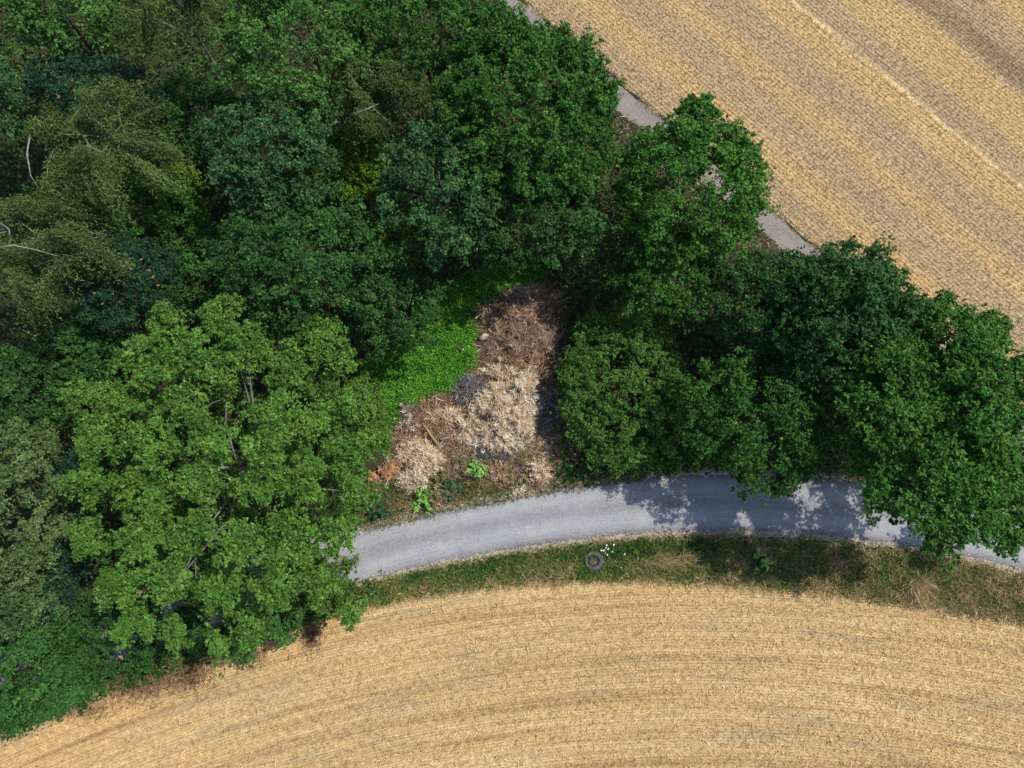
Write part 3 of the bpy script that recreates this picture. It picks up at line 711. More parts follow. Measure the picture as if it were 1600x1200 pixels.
# --- centre block
T('broadleaf_tree', 'mid green tree at the top edge right of the top birch', 'tree', (355, 580, -50, 190), 9.5, 3.4, 'mid', cr=.85, lf=.18, seed=18)
T('broadleaf_tree', 'dark green tree at the top edge next to the track', 'tree', (530, 790, -60, 150), 9.0, 3.4, 'oak', cr=.85, lf=.18, seed=19)
T('broadleaf_tree', 'large dense dark green tree overhanging the track and upper field', 'tree', (680, 968, 15, 345), 9.5, 4.0, 'oak', cr=.75, lf=.18, dens=.62, seed=20, r0=.24, gap=1.25)
T('broadleaf_tree', 'blue green tree left of the large dense dark tree', 'tree', (598, 800, 175, 420), 8.6, 3.4, 'blue', cr=.8, lf=.18, seed=21)
T('broadleaf_tree', 'grey green tree at the upper end of the bright clearing', 'tree', (700, 945, 260, 420), 6.6, 2.8, 'dark', cr=.8, lf=.18, seed=22)
T('broadleaf_tree', 'blue green tree with yellow green twigs in the middle of the wood', 'tree', (330, 530, 155, 350), 8.0, 3.2, 'blue', cr=.8, lf=.18, seed=23)
T('bush', 'bright yellow green bush low between two blue green trees', 'bush', (480, 610, 195, 320), 3.6, 1.6, 'lime', cr=.6, lf=.16, seed=24, r0=.07, group='bushes of the understorey')
T('bush', 'green bush in the dark gap below the blue green tree', 'bush', (570, 680, 320, 420), 3.0, 1.6, 'lime', cr=.6, lf=.16, seed=42, r0=.07, dens=.4, group='bushes of the understorey')
T('broadleaf_tree', 'wide dark green tree directly above the maple', 'tree', (340, 630, 315, 530), 7.6, 3.4, 'dark', cr=.85, lf=.18, seed=25, r0=.25)
T('broadleaf_tree', 'dark green tree bordering the left side of the bright clearing', 'tree', (545, 690, 420, 555), 4.6, 2.4, 'dark', cr=.75, lf=.17, seed=26)
# --- right block
T('oak_tree', 'green oak with loose branches leaning over the track and field', 'tree', (945, 1200, 175, 420), 8.0, 3.4, 'oak_bright', cr=.75, lf=.18, dens=.55, gap=1.15, seed=27, lob=.3, r0=.16, extra=[((1060, 1120, 150, 205), 8.8, .7, .4)])
T('broadleaf_tree', 'green tree above the rounded hedge bush', 'tree', (950, 1130, 345, 505), 5.6, 2.3, 'oak', cr=.75, lf=.17, seed=28)
T('hedge_bush', 'rounded bright green bush on the right flank of the brown brush heap', 'bush', (868, 1078, 468, 745), 2.3, 2.1, 'hedge', cr=.42, lf=.2, asp=.34, dens=.85, gap=1.15, seed=29, r0=.1, zmin=-.6, lob=.05, nl=4, group='bushes along the road')
T('broadleaf_tree', 'green tree with twigs hanging over the upper road edge', 'tree', (1060, 1300, 545, 765), 5.6, 2.8, 'oak', cr=.75, lf=.17, seed=30, lob=.35)
T('broadleaf_tree', 'dark green tree between the oak and the tall right tree', 'tree', (1110, 1260, 395, 560), 6.2, 2.6, 'dark', cr=.7, lf=.17, gap=1.15, seed=31)
T('broadleaf_tree', 'dense dark green tree beside the upper field at the right', 'tree', (1195, 1435, 380, 620), 7.8, 3.4, 'dark', cr=.75, lf=.18, gap=1.2, seed=32, r0=.14, lob=.12, nl=5, extra=[((1240, 1400, 420, 570), 7.4, 2.4, .75), ((1190, 1330, 410, 520), 6.8, 2.0, .7)])
T('oak_tree', 'tall bright green oak at the right edge with shadow across the road', 'tree', (1318, 1650, 462, 870), 8.0, 4.0, 'oak_bright', cr=.6, lf=.19, dens=.62, gap=1.1, seed=33, r0=.24, lob=.25, nl=9, lobes=OAK)
T('bush', 'dark bush in the shade between the oak and the overhanging road tree', 'bush', (1190, 1330, 560, 720), 2.4, 1.8, 'dark', cr=.7, lf=.17, seed=34, r0=.07, dens=.4, group='bushes of the understorey')
T('bush', 'low dark green bush at the road edge right of the hedge bush', 'bush', (1010, 1110, 660, 740), 1.4, 1.2, 'oak', cr=.5, lf=.15, seed=35, r0=.05, group='bushes along the road')
# --- birches
birch('birch_tree', 'olive birch with a pale curved stem at the left side', (25, 275, 135, 330), 9.5, 3.0, 1, [[(48, 205, 10.6), (42, 240, 10.9), (48, 275, 10.6), (66, 302, 9.8)]], 1150)
birch('birch_tree', 'olive birch at the left edge with bare pale boughs', (-60, 170, 300, 480), 9.5, 2.8, 2, [[(-20, 390, 11.5), (20, 383, 11.7), (55, 390, 11.6), (90, 400, 11.2)], [(0, 348, 11.3), (14, 358, 11.5), (16, 370, 11.4)]], 1000)
birch('birch_tree', 'olive birch at the top edge left of centre', (200, 365, -60, 80), 10, 3.0, 3, [], 800)
birch('birch_tree', 'small olive birch left of the large dense dark tree', (528, 645, 85, 210), 9.0, 2.2, 4, [[(555, 178, 10.7), (575, 170, 10.9), (592, 162, 10.7)]], 560)

# berries on the rowans
bm_v = []; bm_f = []
gb = np.random.default_rng(77)
for k in range(9):
    o = len(bm_v); c = gb.normal(0, .07, 3) * [1, 1, .4]; r = .05
    for q in ((1, 0, 0), (-1, 0, 0), (0, 1, 0), (0, -1, 0), (0, 0, 1), (0, 0, -1)): bm_v.append(c + np.array(q) * r)
    for fa in ((0, 2, 4), (2, 1, 4), (1, 3, 4), (3, 0, 4), (2, 0, 5), (1, 2, 5), (3, 1, 5), (0, 3, 5)): bm_f.append(tuple(o + i for i in fa))
berry_me = pydata('berry_cluster', bm_v, bm_f, True); berry_me.materials.append(M['berry'])
rowans = [o for o in list(col.objects) if o.name.startswith('rowan_tree')]
for ro, spots in ((rowans[0], [(145, 436), (148, 458), (176, 460), (199, 411), (204, 421), (232, 423), (240, 432), (248, 446), (161, 474), (222, 405)]), (rowans[1], [(114, 126), (152, 136), (218, 128), (90, 150)])):
    for (x, y) in spots:
        o = bpy.data.objects.new('berry_cluster', berry_me); col.objects.link(o); o.parent = ro
        w = P(x, y, 8.35 if ro is rowans[0] else 8.8); o.location = (w[0] - ro.location[0], w[1] - ro.location[1], w[2])
        s = gb.uniform(.5, .9); o.scale = (s, s, s); o.rotation_euler = (0, 0, gb.random() * 6)

# ------------------------------------------------------------------ dumped brush
def lumps(x, y, seed):
    w = wob(x, y, 5.2, seed + 1)
    return 1 + .18 * wob(x, y, 2.6, seed) + .5 * np.maximum(w, 0) - .45 * np.maximum(-w, 0)
def mound(g, c, rx, ry, h, n=30, rough=.25, seed=0, ang=0.0):
    v = []; f = []; ca, sa = math.cos(ang), math.sin(ang)
    for j in range(11):
        rr_ = j / 10
        for i in range(n):
            t = 2 * math.pi * i / n
            k = 1 + .18 * math.sin(2 * t + seed) + .12 * math.sin(5 * t + 2 * seed)
            x = rx * rr_ * math.cos(t) * k; y = ry * rr_ * math.sin(t) * k
            x, y = x * ca - y * sa, x * sa + y * ca
            z = h * (1 - rr_ ** 2) ** .8 * float(lumps(np.array(x), np.array(y), seed)) - .06 * rr_
            z += .35 * h * rough * float(wob(np.array(x), np.array(y), 11.0, seed + 2)) * (1 - rr_)
            v.append((c[0] + x, c[1] + y, z))
    for j in range(10):
        for i in range(n):
            i2 = (i + 1) % n; f.append((j * n + i, (j + 1) * n + i, (j + 1) * n + i2, j * n + i2))
    return v, f
def litter_mat(name, stops, sc=7.0):
    s = NT(name); p = s.pos(); n = s.noise(p, sc, 5.0, .7)
    return s.bsdf(s.ramp(n, stops), .95, .08, bump=n, strength=1.0, dist=.08)
M['rot'] = litter_mat('rotting_litter', [(.3, (.04, .028, .02)), (.5, (.13, .085, .06)), (.68, (.28, .2, .15))], 3.5)
M['twig_brown'] = grass_mat('brown_twigs', [(0, (.035, .024, .018)), (.35, (.165, .1, .056)), (.62, (.36, .225, .13)), (.85, (.54, .38, .27)), (1, (.74, .62, .5))], 0)
M['twig_grey'] = grass_mat('grey_twigs', [(0, (.04, .04, .042)), (.5, (.14, .13, .13)), (.85, (.3, .28, .27)), (1, (.55, .52, .48))], 0)
M['twig_cream'] = grass_mat('cream_stalks', [(0, (.2, .12, .07)), (.35, (.5, .36, .22)), (.7, (.7, .55, .37)), (1, (.84, .74, .58))], .1)
M['dry_cream'] = grass_mat('cream_dry_leaves', [(0, (.28, .18, .10)), (.25, (.54, .40, .25)), (.65, (.72, .58, .40)), (1, (.86, .76, .6))], .15)
M['dry_pink'] = grass_mat('pinkish_dry_leaves', [(0, (.2, .13, .10)), (.4, (.44, .33, .25)), (1, (.7, .6, .48))], .15)
M['dry_white'] = grass_mat('whitish_dry_leaves', [(0, (.28, .24, .16)), (.4, (.55, .49, .36)), (1, (.8, .74, .6))], .15)
M['dry_orange'] = grass_mat('orange_dry_leaves', [(0, (.28, .12, .045)), (.5, (.52, .25, .10)), (1, (.66, .38, .19))], .15)
M['dry_gold'] = grass_mat('golden_dry_leaves', [(0, (.14, .085, .035)), (.5, (.32, .2, .085)), (1, (.52, .36, .18))], .15)
M['dry_olive'] = grass_mat('olive_weeds', [(0, (.05, .055, .02)), (.5, (.15, .15, .055)), (1, (.34, .29, .14))], .15)
M['fresh'] = grass_mat('fresh_lime_leaves', [(0, (.08, .2, .03)), (.5, (.2, .42, .07)), (1, (.36, .6, .17))], .25)
M['fresh_dark'] = grass_mat('fresh_dark_leaves', [(0, (.012, .05, .02)), (.5, (.025, .09, .035)), (1, (.06, .16, .06))], .2)
M['purple'] = grass_mat('purple_leaves', [(0, (.05, .008, .015)), (1, (.13, .02, .035))], .2)
def heap(name, label, cat, px, py, rx, ry, h, twig, leaf, ntw, nlf, seed, lsz=.2, base='rot', tl=.55, bushy=True, ang=0.0, group='dumped brush heaps', lasp=.3, flat=.35):
    g = np.random.default_rng(900 + seed); c = P(px, py); k = mpp(c); RX = rx * k; RY = ry * k
    root = empty(name, (c[0], c[1], 0), label, cat, group)
    v, f = mound(g, c, RX * .96, RY * .96, h, seed=seed, ang=ang)
    link('mound', pydata('mound', v, f, True), M['ground' if leaf in ('fresh', 'fresh_dark', 'purple') else base], root)
    def surf(n, zadd=0.0):
        a = g.random(n) * 2 * math.pi; r = np.sqrt(g.random(n)) * 1.02
        x = RX * r * np.cos(a); y = RY * r * np.sin(a)
        ca, sa = math.cos(ang), math.sin(ang); x, y = x * ca - y * sa, x * sa + y * ca
        return np.c_[c[0] + x, c[1] + y, h * np.maximum(1 - r ** 2, 0) ** .8 * lumps(x, y, seed) + zadd], a
    if ntw:
        p, a = surf(ntw); nb = max(3, ntw // 24); aa = g.random(nb) * 2 * math.pi
        b = g.integers(0, nb, ntw); d = np.c_[np.cos(aa[b]), np.sin(aa[b]), np.full(ntw, .18)] + g.normal(0, .38, (ntw, 3))
        H = tl * g.uniform(.4, 1.5, ntw)
        W = g.uniform(.018, .05, ntw)
        t = np.clip(.25 + .5 * g.random(nb)[b] + g.normal(0, .15, ntw), 0, 1)
        o = link('twigs', blades('twigs', p - unit(d) * (H * .5)[:, None] + [0, 0, .07], d, H, W, t, g, .12), M[twig], root); o["kind"] = "stuff"
        CNT['twigs'] = CNT.get('twigs', 0) + ntw
    if nlf:
        # sprays: leaves gathered on short dead sprigs pointing out of the heap
        ns = max(4, nlf // 26); p, a = surf(ns)
        out = unit(np.c_[p[:, 0] - c[0], p[:, 1] - c[1], np.full(ns, .6 * max(RX, RY))] + g.normal(0, .55, (ns, 3)) * max(RX, RY))
        b = g.integers(0, ns, nlf); s = g.random(nlf) * lsz * 2.6
        q = p[b] + out[b] * s[:, None] + g.normal(0, lsz * .38, (nlf, 3)); q[:, 2] = np.maximum(q[:, 2], .02)
        d = out[b] + g.normal(0, .6, (nlf, 3)); d[:, 2] *= .35
        L = lsz * g.uniform(.5, 1.5, nlf)
        nr = np.c_[g.normal(0, .5, nlf), g.normal(0, .5, nlf), np.full(nlf, .9)]
        t = np.clip(.55 + .2 * g.normal(size=ns)[b] + g.normal(0, .17, nlf), 0, 1)
        o = link('dry_leaves' if leaf not in ('fresh', 'fresh_dark', 'purple', 'dry_olive') else 'leaves', leaves('heap_leaves', q, nr, L, L * lasp, t, g, tdir=d), M[leaf], root); o["kind"] = "stuff"
        CNT['heapl'] = CNT.get('heapl', 0) + nlf
    return root
g = np.random.default_rng(41)
p = scatter(poly([(600, 735), (618, 660), (625, 630), (660, 618), (705, 600), (738, 565), (738, 500), (770, 465), (860, 440), (885, 470), (880, 600), (905, 735), (850, 760), (700, 715), (640, 760)]), 330, g); n = len(p)
d = np.c_[g.normal(0, 1, n), g.normal(0, 1, n), g.uniform(0, .5, n)]
t = np.clip(.44 + .14 * np.clip((P(700, 600)[1] - p[:, 1]) / 3, 0, 1) + .16 * wob(p[:, 0], p[:, 1], 2.2, 3) + .13 * wob(p[:, 0], p[:, 1], 5.0, 6) + g.normal(0, .2, n), 0, 1)
o = link('brush_litter', blades('brush_litter', np.c_[p, g.uniform(.03, .15, n)], d, g.uniform(.15, .5, n), g.uniform(.02, .05, n), t, g, .2), M['twig_brown'])
tag(o, 'brown twigs and litter scattered on the ground around the brush heaps', 'litter', kind='stuff')
heap('brush_heap', 'dark brown rotting brush heap beside the rounded hedge bush', 'brush heap', 808, 525, 66, 78, .95, 'twig_brown', 'dry_pink', 2600, 420, 1, lsz=.13, tl=.6)
heap('brush_heap', 'reddish brown twig heap at the upper tip of the dump', 'brush heap', 828, 472, 40, 28, .7, 'twig_brown', 'dry_gold', 900, 120, 2, lsz=.13)
heap('brush_heap', 'tan dried tuft on top of the dark brown heap', 'brush heap', 803, 503, 22, 11, 1.15, 'twig_brown', 'dry_gold', 160, 420, 40, lsz=.16, lasp=.18)
heap('brush_heap', 'pinkish twig tuft at the clearing side of the dark brown heap', 'brush heap', 759, 492, 16, 13, .75, 'twig_brown', 'dry_pink', 160, 300, 41, lsz=.14, lasp=.2)
heap('brush_heap', 'orange brown tuft above the cream sprigs', 'brush heap', 800, 566, 22, 12, 1.0, 'twig_brown', 'dry_orange', 120, 200, 42, lsz=.13, lasp=.2)
heap('brush_heap', 'grey twig tangle at the uppermost tip of the dump', 'brush heap', 812, 463, 14, 12, .75, 'twig_grey', 'dry_pink', 260, 20, 3, lsz=.12)
heap('brush_heap', 'large cream coloured heap of dried leafy branches', 'brush heap', 786, 650, 50, 50, 1.4, 'twig_cream', 'dry_cream', 6100, 9600, 4, lsz=.17, lasp=.2, ang=.5, tl=.5)
heap('brush_heap', 'cream leafy branches at the left shoulder of the large cream heap', 'brush heap', 738, 668, 30, 20, .75, 'twig_cream', 'dry_cream', 1055, 1520, 50, lsz=.16, lasp=.22, ang=.6, tl=.5)
heap('brush_heap', 'pale dried branches along the lower rim of the large cream heap', 'brush heap', 782, 694, 40, 13, .7, 'twig_cream', 'dry_white', 830, 1120, 51, lsz=.16, lasp=.22, ang=-.1, tl=.5)
heap('brush_heap', 'bright cream dried tops in the upper right of the large cream heap', 'brush heap', 812, 618, 26, 30, 1.35, 'twig_cream', 'dry_white', 705, 1040, 52, lsz=.19, lasp=.2, ang=.3, tl=.5)
heap('brush_heap', 'straw coloured sprigs between the left cream heaps', 'brush heap', 640, 705, 22, 14, .45, 'twig_cream', 'dry_cream', 435, 560, 53, lsz=.15, lasp=.22, tl=.5)
heap('brush_heap', 'straw and cream branches lying across the golden brown twig heap', 'brush heap', 686, 656, 28, 15, .62, 'twig_cream', 'dry_gold', 420, 500, 54, lsz=.16, lasp=.2, ang=-.3, tl=.6)
heap('brush_heap', 'dark twig clump standing in for a shaded crevice in the middle of the large cream heap', 'brush heap', 768, 655, 12, 8, 1.5, 'twig_brown', 'dry_gold', 160, 20, 55, tl=.4)  # crevice shade put in as dark brown twigs among the cream
heap('brush_heap', 'dark brown twig clump imitating a shaded hollow in the lower right of the large cream heap', 'brush heap', 806, 668, 13, 9, 1.35, 'twig_brown', 'dry_gold', 170, 20, 56, tl=.4)  # added dark twigs, their colour imitates a shaded hollow
heap('brush_heap', 'dark brown clump imitating the shade between the two left cream heaps', 'brush heap', 641, 729, 13, 6, .62, 'twig_brown', 'dry_gold', 140, 10, 57, tl=.3)  # dark clump added as painted shade of a crevice
heap('brush_heap', 'bright cream tuft at the right end of the dark bough', 'brush heap', 750, 640, 12, 12, 1.0, 'twig_cream', 'dry_white', 160, 300, 58, lsz=.17, lasp=.22, tl=.5)
heap('brush_heap', 'small cream dried branch beside the hedge bush above the large cream heap', 'brush heap', 823, 592, 17, 14, .8, 'twig_cream', 'dry_cream', 515, 720, 5, lsz=.15, tl=.5)
heap('brush_heap', 'cream dried sprigs lying on the lower edge of the dark heap', 'brush heap', 784, 583, 30, 12, .75, 'twig_cream', 'dry_cream', 600, 640, 6, lsz=.14, tl=.5)
heap('brush_heap', 'dark grey twig tangle between the bright clearing and the large cream heap', 'brush heap', 735, 612, 30, 26, .65, 'twig_grey', 'dry_pink', 900, 60, 7, lsz=.12, ang=-.5)
heap('brush_heap', 'grey twigs spread on the right below the hedge bush', 'brush heap', 855, 640, 26, 36, .4, 'twig_grey', 'dry_olive', 700, 160, 8, lsz=.13, tl=.8)
heap('brush_heap', 'cream clump below the grey twig tangle', 'brush heap', 710, 652, 19, 14, .55, 'twig_cream', 'dry_cream', 570, 800, 9, lsz=.13, tl=.5)
heap('brush_heap', 'tan round clump beside the grey twig tangle', 'brush heap', 736, 640, 13, 10, .6, 'twig_brown', 'dry_gold', 60, 260, 10, lsz=.15)
heap('brush_heap', 'golden brown heap of twigs in the middle of the dump', 'brush heap', 697, 676, 40, 28, .5, 'twig_brown', 'dry_gold', 900, 700, 11, lsz=.16, ang=-.4)
heap('brush_heap', 'pale pinkish clump at the left edge of the dump', 'brush heap', 640, 643, 17, 17, .6, 'twig_grey', 'dry_pink', 120, 620, 12, lsz=.13)
heap('brush_heap', 'pinkish cream clump under the pale pinkish one', 'brush heap', 641, 668, 15, 13, .5, 'twig_brown', 'dry_pink', 120, 420, 13, lsz=.14)
heap('brush_heap', 'reddish brown twig heap left of the middle', 'brush heap', 664, 648, 30, 26, .45, 'twig_brown', 'dry_gold', 900, 120, 14, lsz=.12, tl=.7)
heap('brush_heap', 'dark brown litter heap at the shrub on the left', 'brush heap', 632, 698, 20, 18, .4, 'twig_brown', 'dry_gold', 360, 60, 15, lsz=.12)
heap('brush_heap', 'cream leafy heap near the left road end', 'brush heap', 664, 716, 32, 24, .6, 'twig_cream', 'dry_cream', 1320, 1920, 16, lsz=.14, ang=-.5, tl=.5)
heap('brush_heap', 'whitish dried heap below the cream leafy one', 'brush heap', 646, 750, 24, 17, .45, 'twig_cream', 'dry_white', 685, 1040, 17, lsz=.13, tl=.5)
heap('brush_heap', 'orange brown dried heap at the maple edge', 'brush heap', 604, 742, 24, 12, .4, 'twig_brown', 'dry_orange', 60, 900, 18, lsz=.13, ang=.3)
heap('brush_heap', 'brown dried heap close to the middle of the road edge', 'brush heap', 778, 742, 24, 18, .35, 'twig_brown', 'dry_gold', 180, 600, 19, lsz=.14)
heap('brush_heap', 'pale dried heap at the road edge right of the weeds', 'brush heap', 842, 738, 14, 20, .5, 'twig_cream', 'dry_cream', 485, 720, 20, lsz=.13, ang=.4, tl=.5)
heap('brush_heap', 'round dark brown turf lump on the road edge', 'brush heap', 840, 758, 9, 12, .4, 'twig_brown', 'dry_gold', 120, 0, 21, tl=.25)
heap('brush_heap', 'olive and grey weed heap under the large cream heap', 'brush heap', 770, 706, 34, 18, .35, 'twig_grey', 'dry_olive', 500, 700, 22, lsz=.15)
heap('brush_heap', 'pale green clippings spread on the road edge', 'brush heap', 818, 768, 17, 9, .14, 'twig_cream', 'dry_white', 177, 208, 23, lsz=.14, tl=.5)
heap('weed_clump', 'olive weed clump above the dark green plant', 'weed', 706, 735, 30, 24, .35, 'twig_brown', 'dry_olive', 200, 900, 24, lsz=.17, group='weeds by the dump')
heap('weed_clump', 'olive weed clump left of the turf lump', 'weed', 812, 728, 22, 26, .3, 'twig_brown', 'dry_olive', 160, 600, 25, lsz=.16, group='weeds by the dump')
heap('weed_clump', 'olive weed clump beside the lime green plant at the road', 'weed', 690, 772, 26, 18, .3, 'twig_brown', 'dry_olive', 140, 640, 26, lsz=.16, group='weeds by the dump')
heap('green_plant', 'lime green leafy plant at the road edge', 'plant', 663, 783, 11, 17, .5, 'twig_brown', 'fresh', 0, 520, 27, lsz=.16, lasp=.5, group='leafy plants by the road')
heap('green_plant', 'round bright green plant in the middle of the weeds', 'plant', 748, 735, 11, 10, .45, 'twig_brown', 'fresh', 0, 320, 28, lsz=.16, lasp=.55, group='leafy plants by the road')
heap('green_plant', 'dark green leafy plant between olive weeds', 'plant', 703, 762, 15, 11, .4, 'twig_brown', 'fresh_dark', 0, 380, 29, lsz=.18, lasp=.5, group='leafy plants by the road')
heap('green_plant', 'tiny dark purple plant among the weeds', 'plant', 725, 746, 6, 6, .3, 'twig_brown', 'purple', 0, 70, 30, lsz=.14, lasp=.5, group='leafy plants by the road')
heap('green_plant', 'bright lime plant in the verge grass right of the concrete ring', 'plant', 1187, 876, 9, 15, .55, 'twig_brown', 'fresh', 0, 420, 31, lsz=.13, lasp=.5, group='leafy plants by the road')
heap('green_plant', 'dark green leafy plant left beside the maple shrub near the road', 'plant', 590, 795, 18, 14, .4, 'twig_brown', 'fresh_dark', 0, 420, 32, lsz=.17, lasp=.5, group='leafy plants by the road')
heap('green_plant', 'fresh green weed under the right end of the hedge bush', 'plant', 900, 735, 16, 13, .5, 'twig_brown', 'fresh_dark', 0, 500, 33, lsz=.15, lasp=.5, group='leafy plants by the road')

# grass tussock at the right of the verge, straw laid over the field edge
def tussock(label, pts, n, h, w, tm, name, seed, dirx):
    g = np.random.default_rng(1200 + seed); c = P(*pts[0]); root = empty(name, (c[0], c[1], 0), label, 'grass', 'dry grass tussocks')
    B = []; D = []
    for (x, y) in pts:
        q = P(x, y); B.append(np.c_[g.normal(q[0], .22, n), g.normal(q[1], .16, n), np.full(n, .05)])
        D.append(np.c_[g.normal(dirx[0], .45, n), g.normal(dirx[1], .4, n), g.uniform(.4, 1, n)])
    B = np.concatenate(B); D = np.concatenate(D)
    o = link('blades', blades('blades', B, D, h * g.uniform(.6, 1.3, len(B)), w, np.clip(g.normal(tm, .1, len(B)), 0, 1), g, .2), M['verge'], root); o["kind"] = "stuff"
tussock('golden dry grass tussock spilling onto the lower field at the right', [(1425, 912), (1440, 908), (1428, 930)], 130, .75, .03, .84, 'grass_tussock', 1, (.1, -.5))
tussock('flattened yellow grass tussock in the verge right of the white flowers', [(1030, 876), (1050, 880), (1012, 882), (1068, 874)], 110, .7, .03, .74, 'grass_tussock', 2, (1.2, .1))
tussock('tan grass tussock in the verge left below the concrete ring', [(868, 908), (880, 906)], 90, .5, .03, .8, 'grass_tussock', 3, (-.2, -.2))

tussock('short green grass tussock at the foot of the concrete ring', [(915, 893), (928, 897), (942, 890), (912, 868)], 70, .34, .03, .34, 'grass_tussock', 4, (.0, .3))

# ------------------------------------------------------------------ single small things
def conc_mat():
    s = NT('weathered_concrete'); p = s.pos(); n = s.noise(p, 9.0, 5.0, .7)
    return s.bsdf(s.ramp(n, [(.3, (.03, .027, .024)), (.5, (.08, .074, .068)), (.7, (.16, .148, .135))]), .9, .15, bump=n, strength=.6, dist=.02)
M['concrete'] = conc_mat()
c = P(928, 877); ring = empty('concrete_ring', (c[0], c[1], 0), 'weathered grey concrete well ring standing in the verge beside white flowers', 'well ring')
prof = [(.72, -.05, 0, 0), (.73, .08, 0, 0), (.70, .14, -.01, 0), (.62, .22, -.05, .02), (.57, .27, -.06, .03), (.50, .285, -.07, .03), (.44, .27, -.08, .03), (.40, .22, -.08, .03), (.37, .14, -.08, .03), (.36, .03, -.08, .03)]
v = []; f = []; N = 40
for (r, z, ox, oy) in prof:
    r *= .86
    for i in range(N):
        t = 2 * math.pi * i / N; k = 1 + .02 * math.sin(7 * t + 9 * z) + .03 * math.sin(3 * t + 1) + .012 * math.sin(17 * t)
        v.append((c[0] + ox + r * k * math.cos(t), c[1] + oy + r * k * math.sin(t), z))
for j in range(len(prof) - 1):
    for i in range(N):
        i2 = (i + 1) % N; f.append((j * N + i, j * N + i2, (j + 1) * N + i2, (j + 1) * N + i))
link('ring', pydata('ring', v, f, True), M['concrete'], ring)
v, f = mound(np.random.default_rng(1), (c[0] - .08, c[1] + .03), .33, .33, .17, 20, .5, 3)
link('soil_fill', pydata('soil_fill', v, f, True), M['rot'], ring)
g = np.random.default_rng(61)
tw = np.c_[g.normal(c[0] - .06, .09, 14), g.normal(c[1] + .03, .09, 14), np.full(14, .17)]
o = link('dead_stems', blades('dead_stems', tw, np.c_[g.normal(0, 1, 14), g.normal(0, 1, 14), np.full(14, .4)], .22, .02, np.full(14, .8), g), M['twig_grey'], ring); o["kind"] = "stuff"

M['petal'] = NT('white_petal').bsdf((.82, .82, .74), .6, .2)
M['stem'] = NT('flower_stem').bsdf((.06, .13, .03), .6, .2)
def flower_mesh():
    v = []; f = []
    for k in range(8):
        a = 2 * math.pi * k / 8; o = len(v); e = a + .33
        v += [(0, 0, 0), (.085 * math.cos(a), .085 * math.sin(a), .015), (.10 * math.cos((a + e) / 2), .10 * math.sin((a + e) / 2), .02), (.085 * math.cos(e + .25), .085 * math.sin(e + .25), .015)]
        f.append((o, o + 1, o + 2, o + 3))
    return pydata('flower_head', v, f)
fl_me = flower_mesh(); fl_me.materials.append(M['petal'])
def flowers(label, spots, h, name='flowering_plant', sc=1.0):
    c = P(spots[0][0], spots[0][1]); root = empty(name, (c[0], c[1], 0), label, 'flowers', 'white flowers in the verge')
    for (x, y) in spots:
        w = P(x, y, h + g.uniform(-.06, .06)); o = bpy.data.objects.new('flower_head', fl_me); col.objects.link(o); o.parent = root
        o.location = (w[0] - c[0], w[1] - c[1], w[2]); o.rotation_euler = (g.normal(0, .3), g.normal(0, .3), g.random() * 6)
        s = .5 * sc * g.uniform(.8, 1.25); o.scale = (s, s, s)
        link('stem', pydata('stem', *tube([(c[0] + (w[0] - c[0]) * .6, c[1] + (w[1] - c[1]) * .6, 0), (w[0], w[1], w[2] - .005)], [.008, .005], 4)), M['stem'], root)
flowers('cluster of white flowers at the concrete ring', [(948, 852), (944, 860), (940, 860), (950, 858), (957, 862), (946, 864), (949, 867), (947, 856), (976, 866), (951, 857), (959, 851)], .45)
flowers('pair of white flowers low in the verge right of the concrete ring', [(980, 896), (982, 900), (971, 887)], .3, sc=.7)
flowers('two small white flowers low in the verge left of the concrete ring', [(881, 896), (890, 895)], .3, sc=.6)
flowers('small pale flowers in the verge above the lower field', [(1050, 902), (1057, 904), (997, 873)], .3, sc=.6)

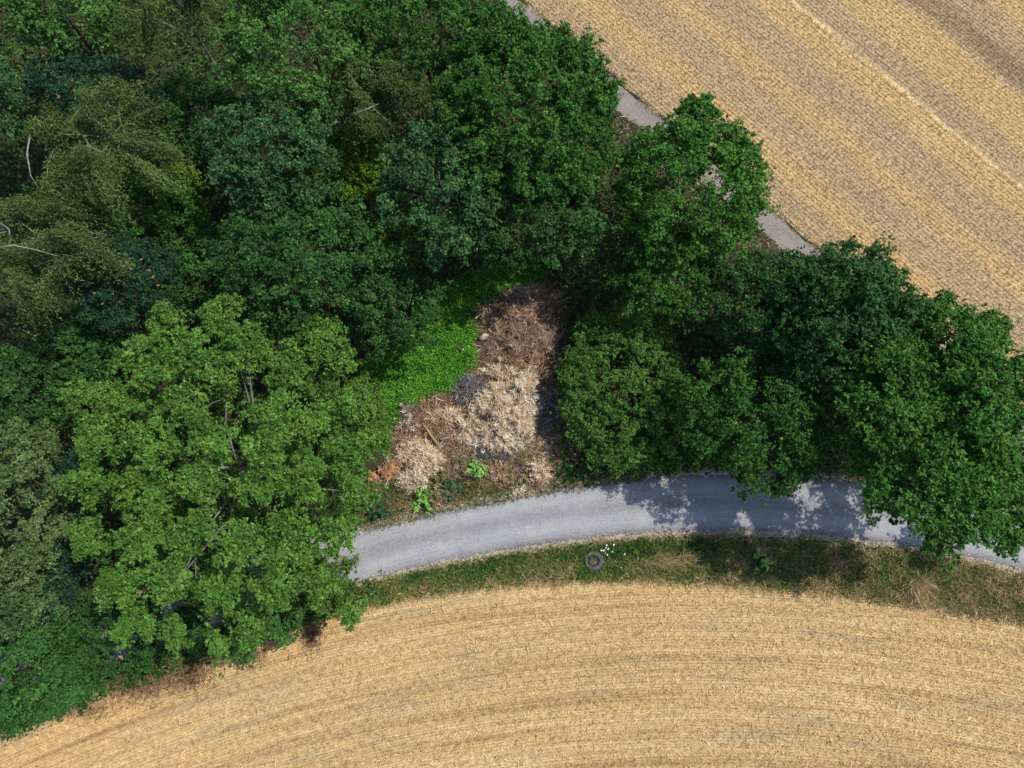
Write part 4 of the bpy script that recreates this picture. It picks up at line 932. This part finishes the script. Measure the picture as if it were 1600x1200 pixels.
M['limestone'] = litter_mat('pale_stone', [(.3, (.42, .34, .22)), (.6, (.58, .48, .32)), (.8, (.66, .58, .44))], 9.0)
M['pinkstone'] = litter_mat('pinkish_stone', [(.3, (.28, .22, .18)), (.7, (.48, .39, .33))], 9.0)
M['plank'] = litter_mat('grey_tan_board', [(.3, (.26, .21, .14)), (.7, (.4, .34, .24))], 5.0)
def rock(name, label, cat, px, py, r, h, mat, seed, zb=0.0):
    g = np.random.default_rng(seed); c = P(px, py, zb); v = []; f = []; N = 12; J = 6
    ph = g.uniform(0, 6, 4)
    for j in range(J):
        e = j / (J - 1) * math.pi * .58
        for i in range(N):
            t = 2 * math.pi * i / N; k = 1 + .14 * math.sin(2 * t + ph[0]) + .1 * math.sin(3 * t + ph[1] + e) + .05 * g.normal()
            v.append((c[0] + r * k * math.sin(e) * math.cos(t), c[1] + r * .85 * k * math.sin(e) * math.sin(t), zb + h * math.cos(e)))
    for j in range(J - 1):
        for i in range(N):
            i2 = (i + 1) % N; f.append((j * N + i, (j + 1) * N + i, (j + 1) * N + i2, j * N + i2))
    return tag(link(name, pydata(name, v, f), M[mat]), label, cat)
rock('pale_stone', 'pale yellow stone on the left flank of the dark brown heap', 'stone', 757, 527, .3, .4, 'limestone', 3, .45)
rock('tree_stump', 'small pinkish cut stump in the bright green clearing', 'stump', 724, 549, .2, .5, 'pinkstone', 4, .0)
rock('flat_slab', 'flat tan slab lying below the large cream heap', 'slab', 732, 686, .36, .09, 'plank', 5, .44)
M['logwood'] = bark_mat('tan_log', (.2, .13, .06), (.36, .25, .12), 8.0)
def log(label, a, b, r, z):
    A = P(*a, z - .08); B = P(*b, z); m = (A + B) / 2 + [0, 0, .05]
    v, f = tube([A, (A + m) / 2 + [.01, .02, 0], m, (B + m) / 2 + [-.02, 0, .01], B], [r * .55, r * .8, r, r * .95, r * .8], 9)
    tag(link('log', pydata('log', v, f, True), M['logwood']), label, 'log', 'logs in the brush')
log('tan peeled log lying in the golden brown twig heap', (660, 662), (684, 694), .09, .55)
log('thin brown bough across the large cream heap', (782, 665), (790, 690), .06, 1.15)
log('dark bough between the tan clump and the large cream heap', (722, 640), (750, 646), .08, .7)
print("LEAVES", BUDGET, CNT)
